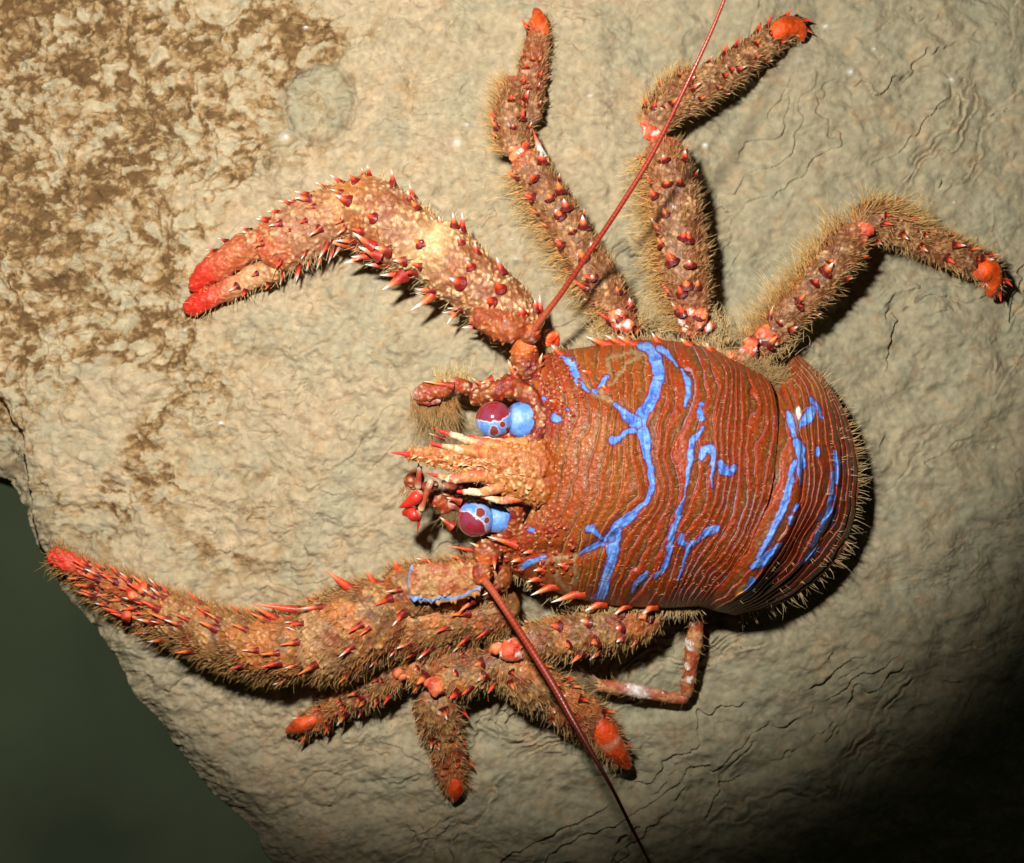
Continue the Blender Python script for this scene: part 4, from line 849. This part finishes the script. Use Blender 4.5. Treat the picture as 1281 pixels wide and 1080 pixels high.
antenna([(606, 726, 1.28, 6.0), (618, 742, 1.4, 5.2), (640, 775, 1.6, 4.8), (668, 818, 1.85, 5.2), (695, 862, 2.05, 5.4), (715, 898, 2.2, 4.8), (738, 938, 2.35, 3.4), (765, 985, 2.5, 2.5), (790, 1035, 2.6, 2.3), (814, 1082, 2.7, 2.1), (850, 1160, 2.8, 1.9), (900, 1300, 2.8, 1.3), (930, 1420, 2.6, .5)])

# ------------------------------------------------------------------ ANTENNULES and MOUTHPARTS
g = Geo()
tube(g, [(548, 610, 1.1, 6), (536, 606, 1.15, 5), (524, 612, 1.2, 5)], style='rust', seed=601, step=1)
tube(g, [(525, 582, 1.32, 3.6), (524, 596, 1.3, 3.4), (523, 612, 1.25, 4.5)], style=(0.38, 0.05, 0.02), seed=602, step=1, gran=.3, stops=[(0, WHITE, .15, .9), (1, CREAM, .2, .9)])
tube(g, [(540, 600, 1.2, 4.5), (533, 618, 1.2, 3.5), (526, 640, 1.15, 4)], style=(0.42, 0.08, 0.03), seed=603, step=1, gran=.3, stops=[(1, CREAM, .15, .9), (0, CREAM, .2, .8)])
for K in ([(527, 614, 1.22, 3), (521, 622, 1.22, 7.5), (510, 630, 1.2, 5), (499, 635, 1.18, .5)], [(526, 641, 1.15, 3), (520, 644, 1.15, 8.5), (512, 641, 1.13, 7), (503, 643, 1.1, 2)],
          [(525, 641, 1.15, 2.4), (524, 652, 1.12, 2), (522, 667, 1.08, .3)]):
    tube(g, K, style=(0.60, 0.03, 0.015), seed=int(K[0][1]), step=1, gran=.2, capr=(.5, .1), stops=[(0, CREAM, .08, .7)])
spine(g, P(524, 584, 1.32), (-0.1, 0.9, .1), .09, .012, c1=TIP, c2=CREAM)
an = g.build('antennule', M_horn, root, loc=ORG)
def mouthpart(segs, sd):
    g = Geo()
    for k, K in enumerate(segs):
        tube(g, K, style='rust', seed=sd + k, step=1.0, stops=[(1.0, A(.85, .5, .4), .16, .8), (.5, A(.5, .09, .03), .3, .4)])
    return g.build('maxilliped', M_shell, root, loc=ORG)
mouthpart([[(640, 484, .8, 11), (620, 487, .85, 11), (600, 489, .85, 11), (588, 492, .85, 9)], [(592, 488, .85, 8), (575, 482, .88, 9), (562, 481, .9, 9)],
           [(566, 484, .9, 10), (548, 489, .9, 10), (530, 492, .88, 11), (516, 494, .82, 7)], [(520, 500, .84, 5), (535, 503, .86, 4.5), (552, 500, .86, 4)]], 620)
mouthpart([[(600, 640, .8, 11), (575, 632, .85, 10), (560, 626, .9, 9)], [(566, 640, .8, 12), (548, 626, .85, 11), (536, 620, .8, 8)], [(530, 596, .9, 9), (517, 600, .85, 10), (512, 612, .8, 7)],
           [(600, 612, .95, 12), (575, 606, 1.0, 10), (552, 604, 1.0, 7)]], 640)
# ------------------------------------------------------------------ BRISTLES
# tail rim
ang = AUV[-1]
for (row_, cnt, L0, L1) in ((-1, 210, 10, 22), (-30, 50, 6, 11), (-60, 40, 6, 11), (110, 34, 6, 10), (60, 30, 5, 9)):
    j = rng.integers(10, AUV.shape[1] - 5, cnt)
    Pt = AV[:200][row_, j + 4]; ctr = np.array([2.4, -0.6, 0])
    dn = Pt - ctr; dn[:, 2] = 0; dn /= np.linalg.norm(dn, axis=1, keepdims=True); dn[:, 2] = rng.uniform(-.5, .3, cnt) if row_ == -1 else rng.uniform(.4, 1, cnt)
    hairs(Pt - dn * 0.02, dn, rng.uniform(L0, L1, cnt) / IN * .85, .6 / IN, A(.45, .26, .10), A(.80, .62, .32))
# along shell flanks
for e in (4, -5):
    i = rng.integers(40, 418, 330); Pt = CV[i, e]; dn = np.zeros((330, 3)); dn[:, 1] = 1 if e == 4 else -1; dn[:, 0] = rng.normal(-.3, .5, 330); dn[:, 2] = rng.uniform(-.4, .4, 330)
    hairs(Pt, dn, rng.uniform(7, 15, 330) / IN, .6 / IN, A(.45, .24, .08), A(.8, .6, .3))
# on stria edges
i = rng.integers(100, 415, 900); j = rng.integers(20, 340, 900); Pt = CV[i, j + 4]
hairs(Pt, np.stack([rng.normal(-.8, .2, 900), rng.normal(0, .2, 900), rng.uniform(.2, .5, 900)], 1), rng.uniform(2, 4.5, 900) / IN, .4 / IN, A(.6, .3, .12), A(.85, .6, .4))
# dark hairy gap between shell and tail
c_ = 1500; x_ = rng.uniform(905, 985, c_); y_ = 452 + (x_ - 905) * 0.35 + rng.uniform(-6, 20, c_) * (x_ - 890) / 95
hairs(np.array([P(a, b, .95 - (b - 452) * 0.0) for a, b in zip(x_, y_)]), np.stack([rng.normal(.5, .3, c_), rng.normal(.6, .4, c_), rng.uniform(0, .8, c_)], 1), rng.uniform(10, 20, c_) / IN, .55 / IN, A(.22, .10, .04), A(.62, .42, .18))
# coxa tufts
for (cx, cy, n_, r_) in ((760, 418, 160, 16), (800, 405, 140, 14), (885, 405, 160, 16), (900, 425, 150, 14), (980, 425, 180, 18), (968, 440, 120, 18), (845, 405, 120, 14), (940, 420, 100, 14)):
    x_ = rng.normal(cx, r_ * .6, n_); y_ = rng.normal(cy, r_ * .4, n_)
    hairs(np.array([P(a, b, .6) for a, b in zip(x_, y_)]), np.stack([rng.normal(0, .6, n_), rng.normal(.8, .3, n_), rng.uniform(-.1, .6, n_)], 1), rng.uniform(10, 22, n_) / IN, .6 / IN, A(.4, .22, .08), A(.85, .7, .36))
# curtain below the upper mouthpart, rostral hairs, lower mouth hairs
c_ = 330; x_ = rng.uniform(513, 572, c_)
hairs(np.array([P(a, 500 + rng.uniform(-8, 12), .80) for a in x_]), np.stack([rng.normal(0.1, .26, c_), np.full(c_, -1.0), rng.normal(-.35, .15, c_)], 1), rng.uniform(18, 66, c_) / IN, .4 / IN, A(.42, .20, .06), A(.60, .42, .18))
for (x0, x1, y0, dy, n_, c0, c1) in ((545, 590, 476, 1, 160, A(.5, .33, .12), A(.8, .65, .3)), (555, 600, 640, -1, 260, A(.14, .07, .03), A(.4, .28, .12)), (500, 535, 612, -1, 60, A(.4, .14, .05), A(.6, .4, .2))):
    x_ = rng.uniform(x0, x1, n_)
    hairs(np.array([P(a, y0 + rng.uniform(-4, 4), .85) for a in x_]), np.stack([rng.normal(-.2, .3, n_), np.full(n_, dy * 1.0), rng.normal(.1, .3, n_)], 1), rng.uniform(10, 22, n_) / IN, .5 / IN, c0, c1)
x_ = rng.uniform(508, 610, 220); s_ = np.where(rng.random(220) < .5, 1, -1); wdt = np.interp(x_, [508, 610], [4, 20])
hairs(np.array([P(a, 568 + (a - 508) * .12 - s * w_ * .8, 1.56) for a, s, w_ in zip(x_, s_, wdt)]), np.stack([rng.normal(-.5, .2, 220), s_ * rng.uniform(.5, 1, 220), rng.uniform(0, .5, 220)], 1), rng.uniform(4, 11, 220) / IN, .4 / IN, A(.4, .15, .05), A(.8, .6, .3))
hair_o = hair.build('bristles', M_hair, root, loc=ORG); hair_o['kind'] = 'stuff'
print('verts', sum(len(o.data.vertices) for o in bpy.data.objects if o.type == 'MESH'))
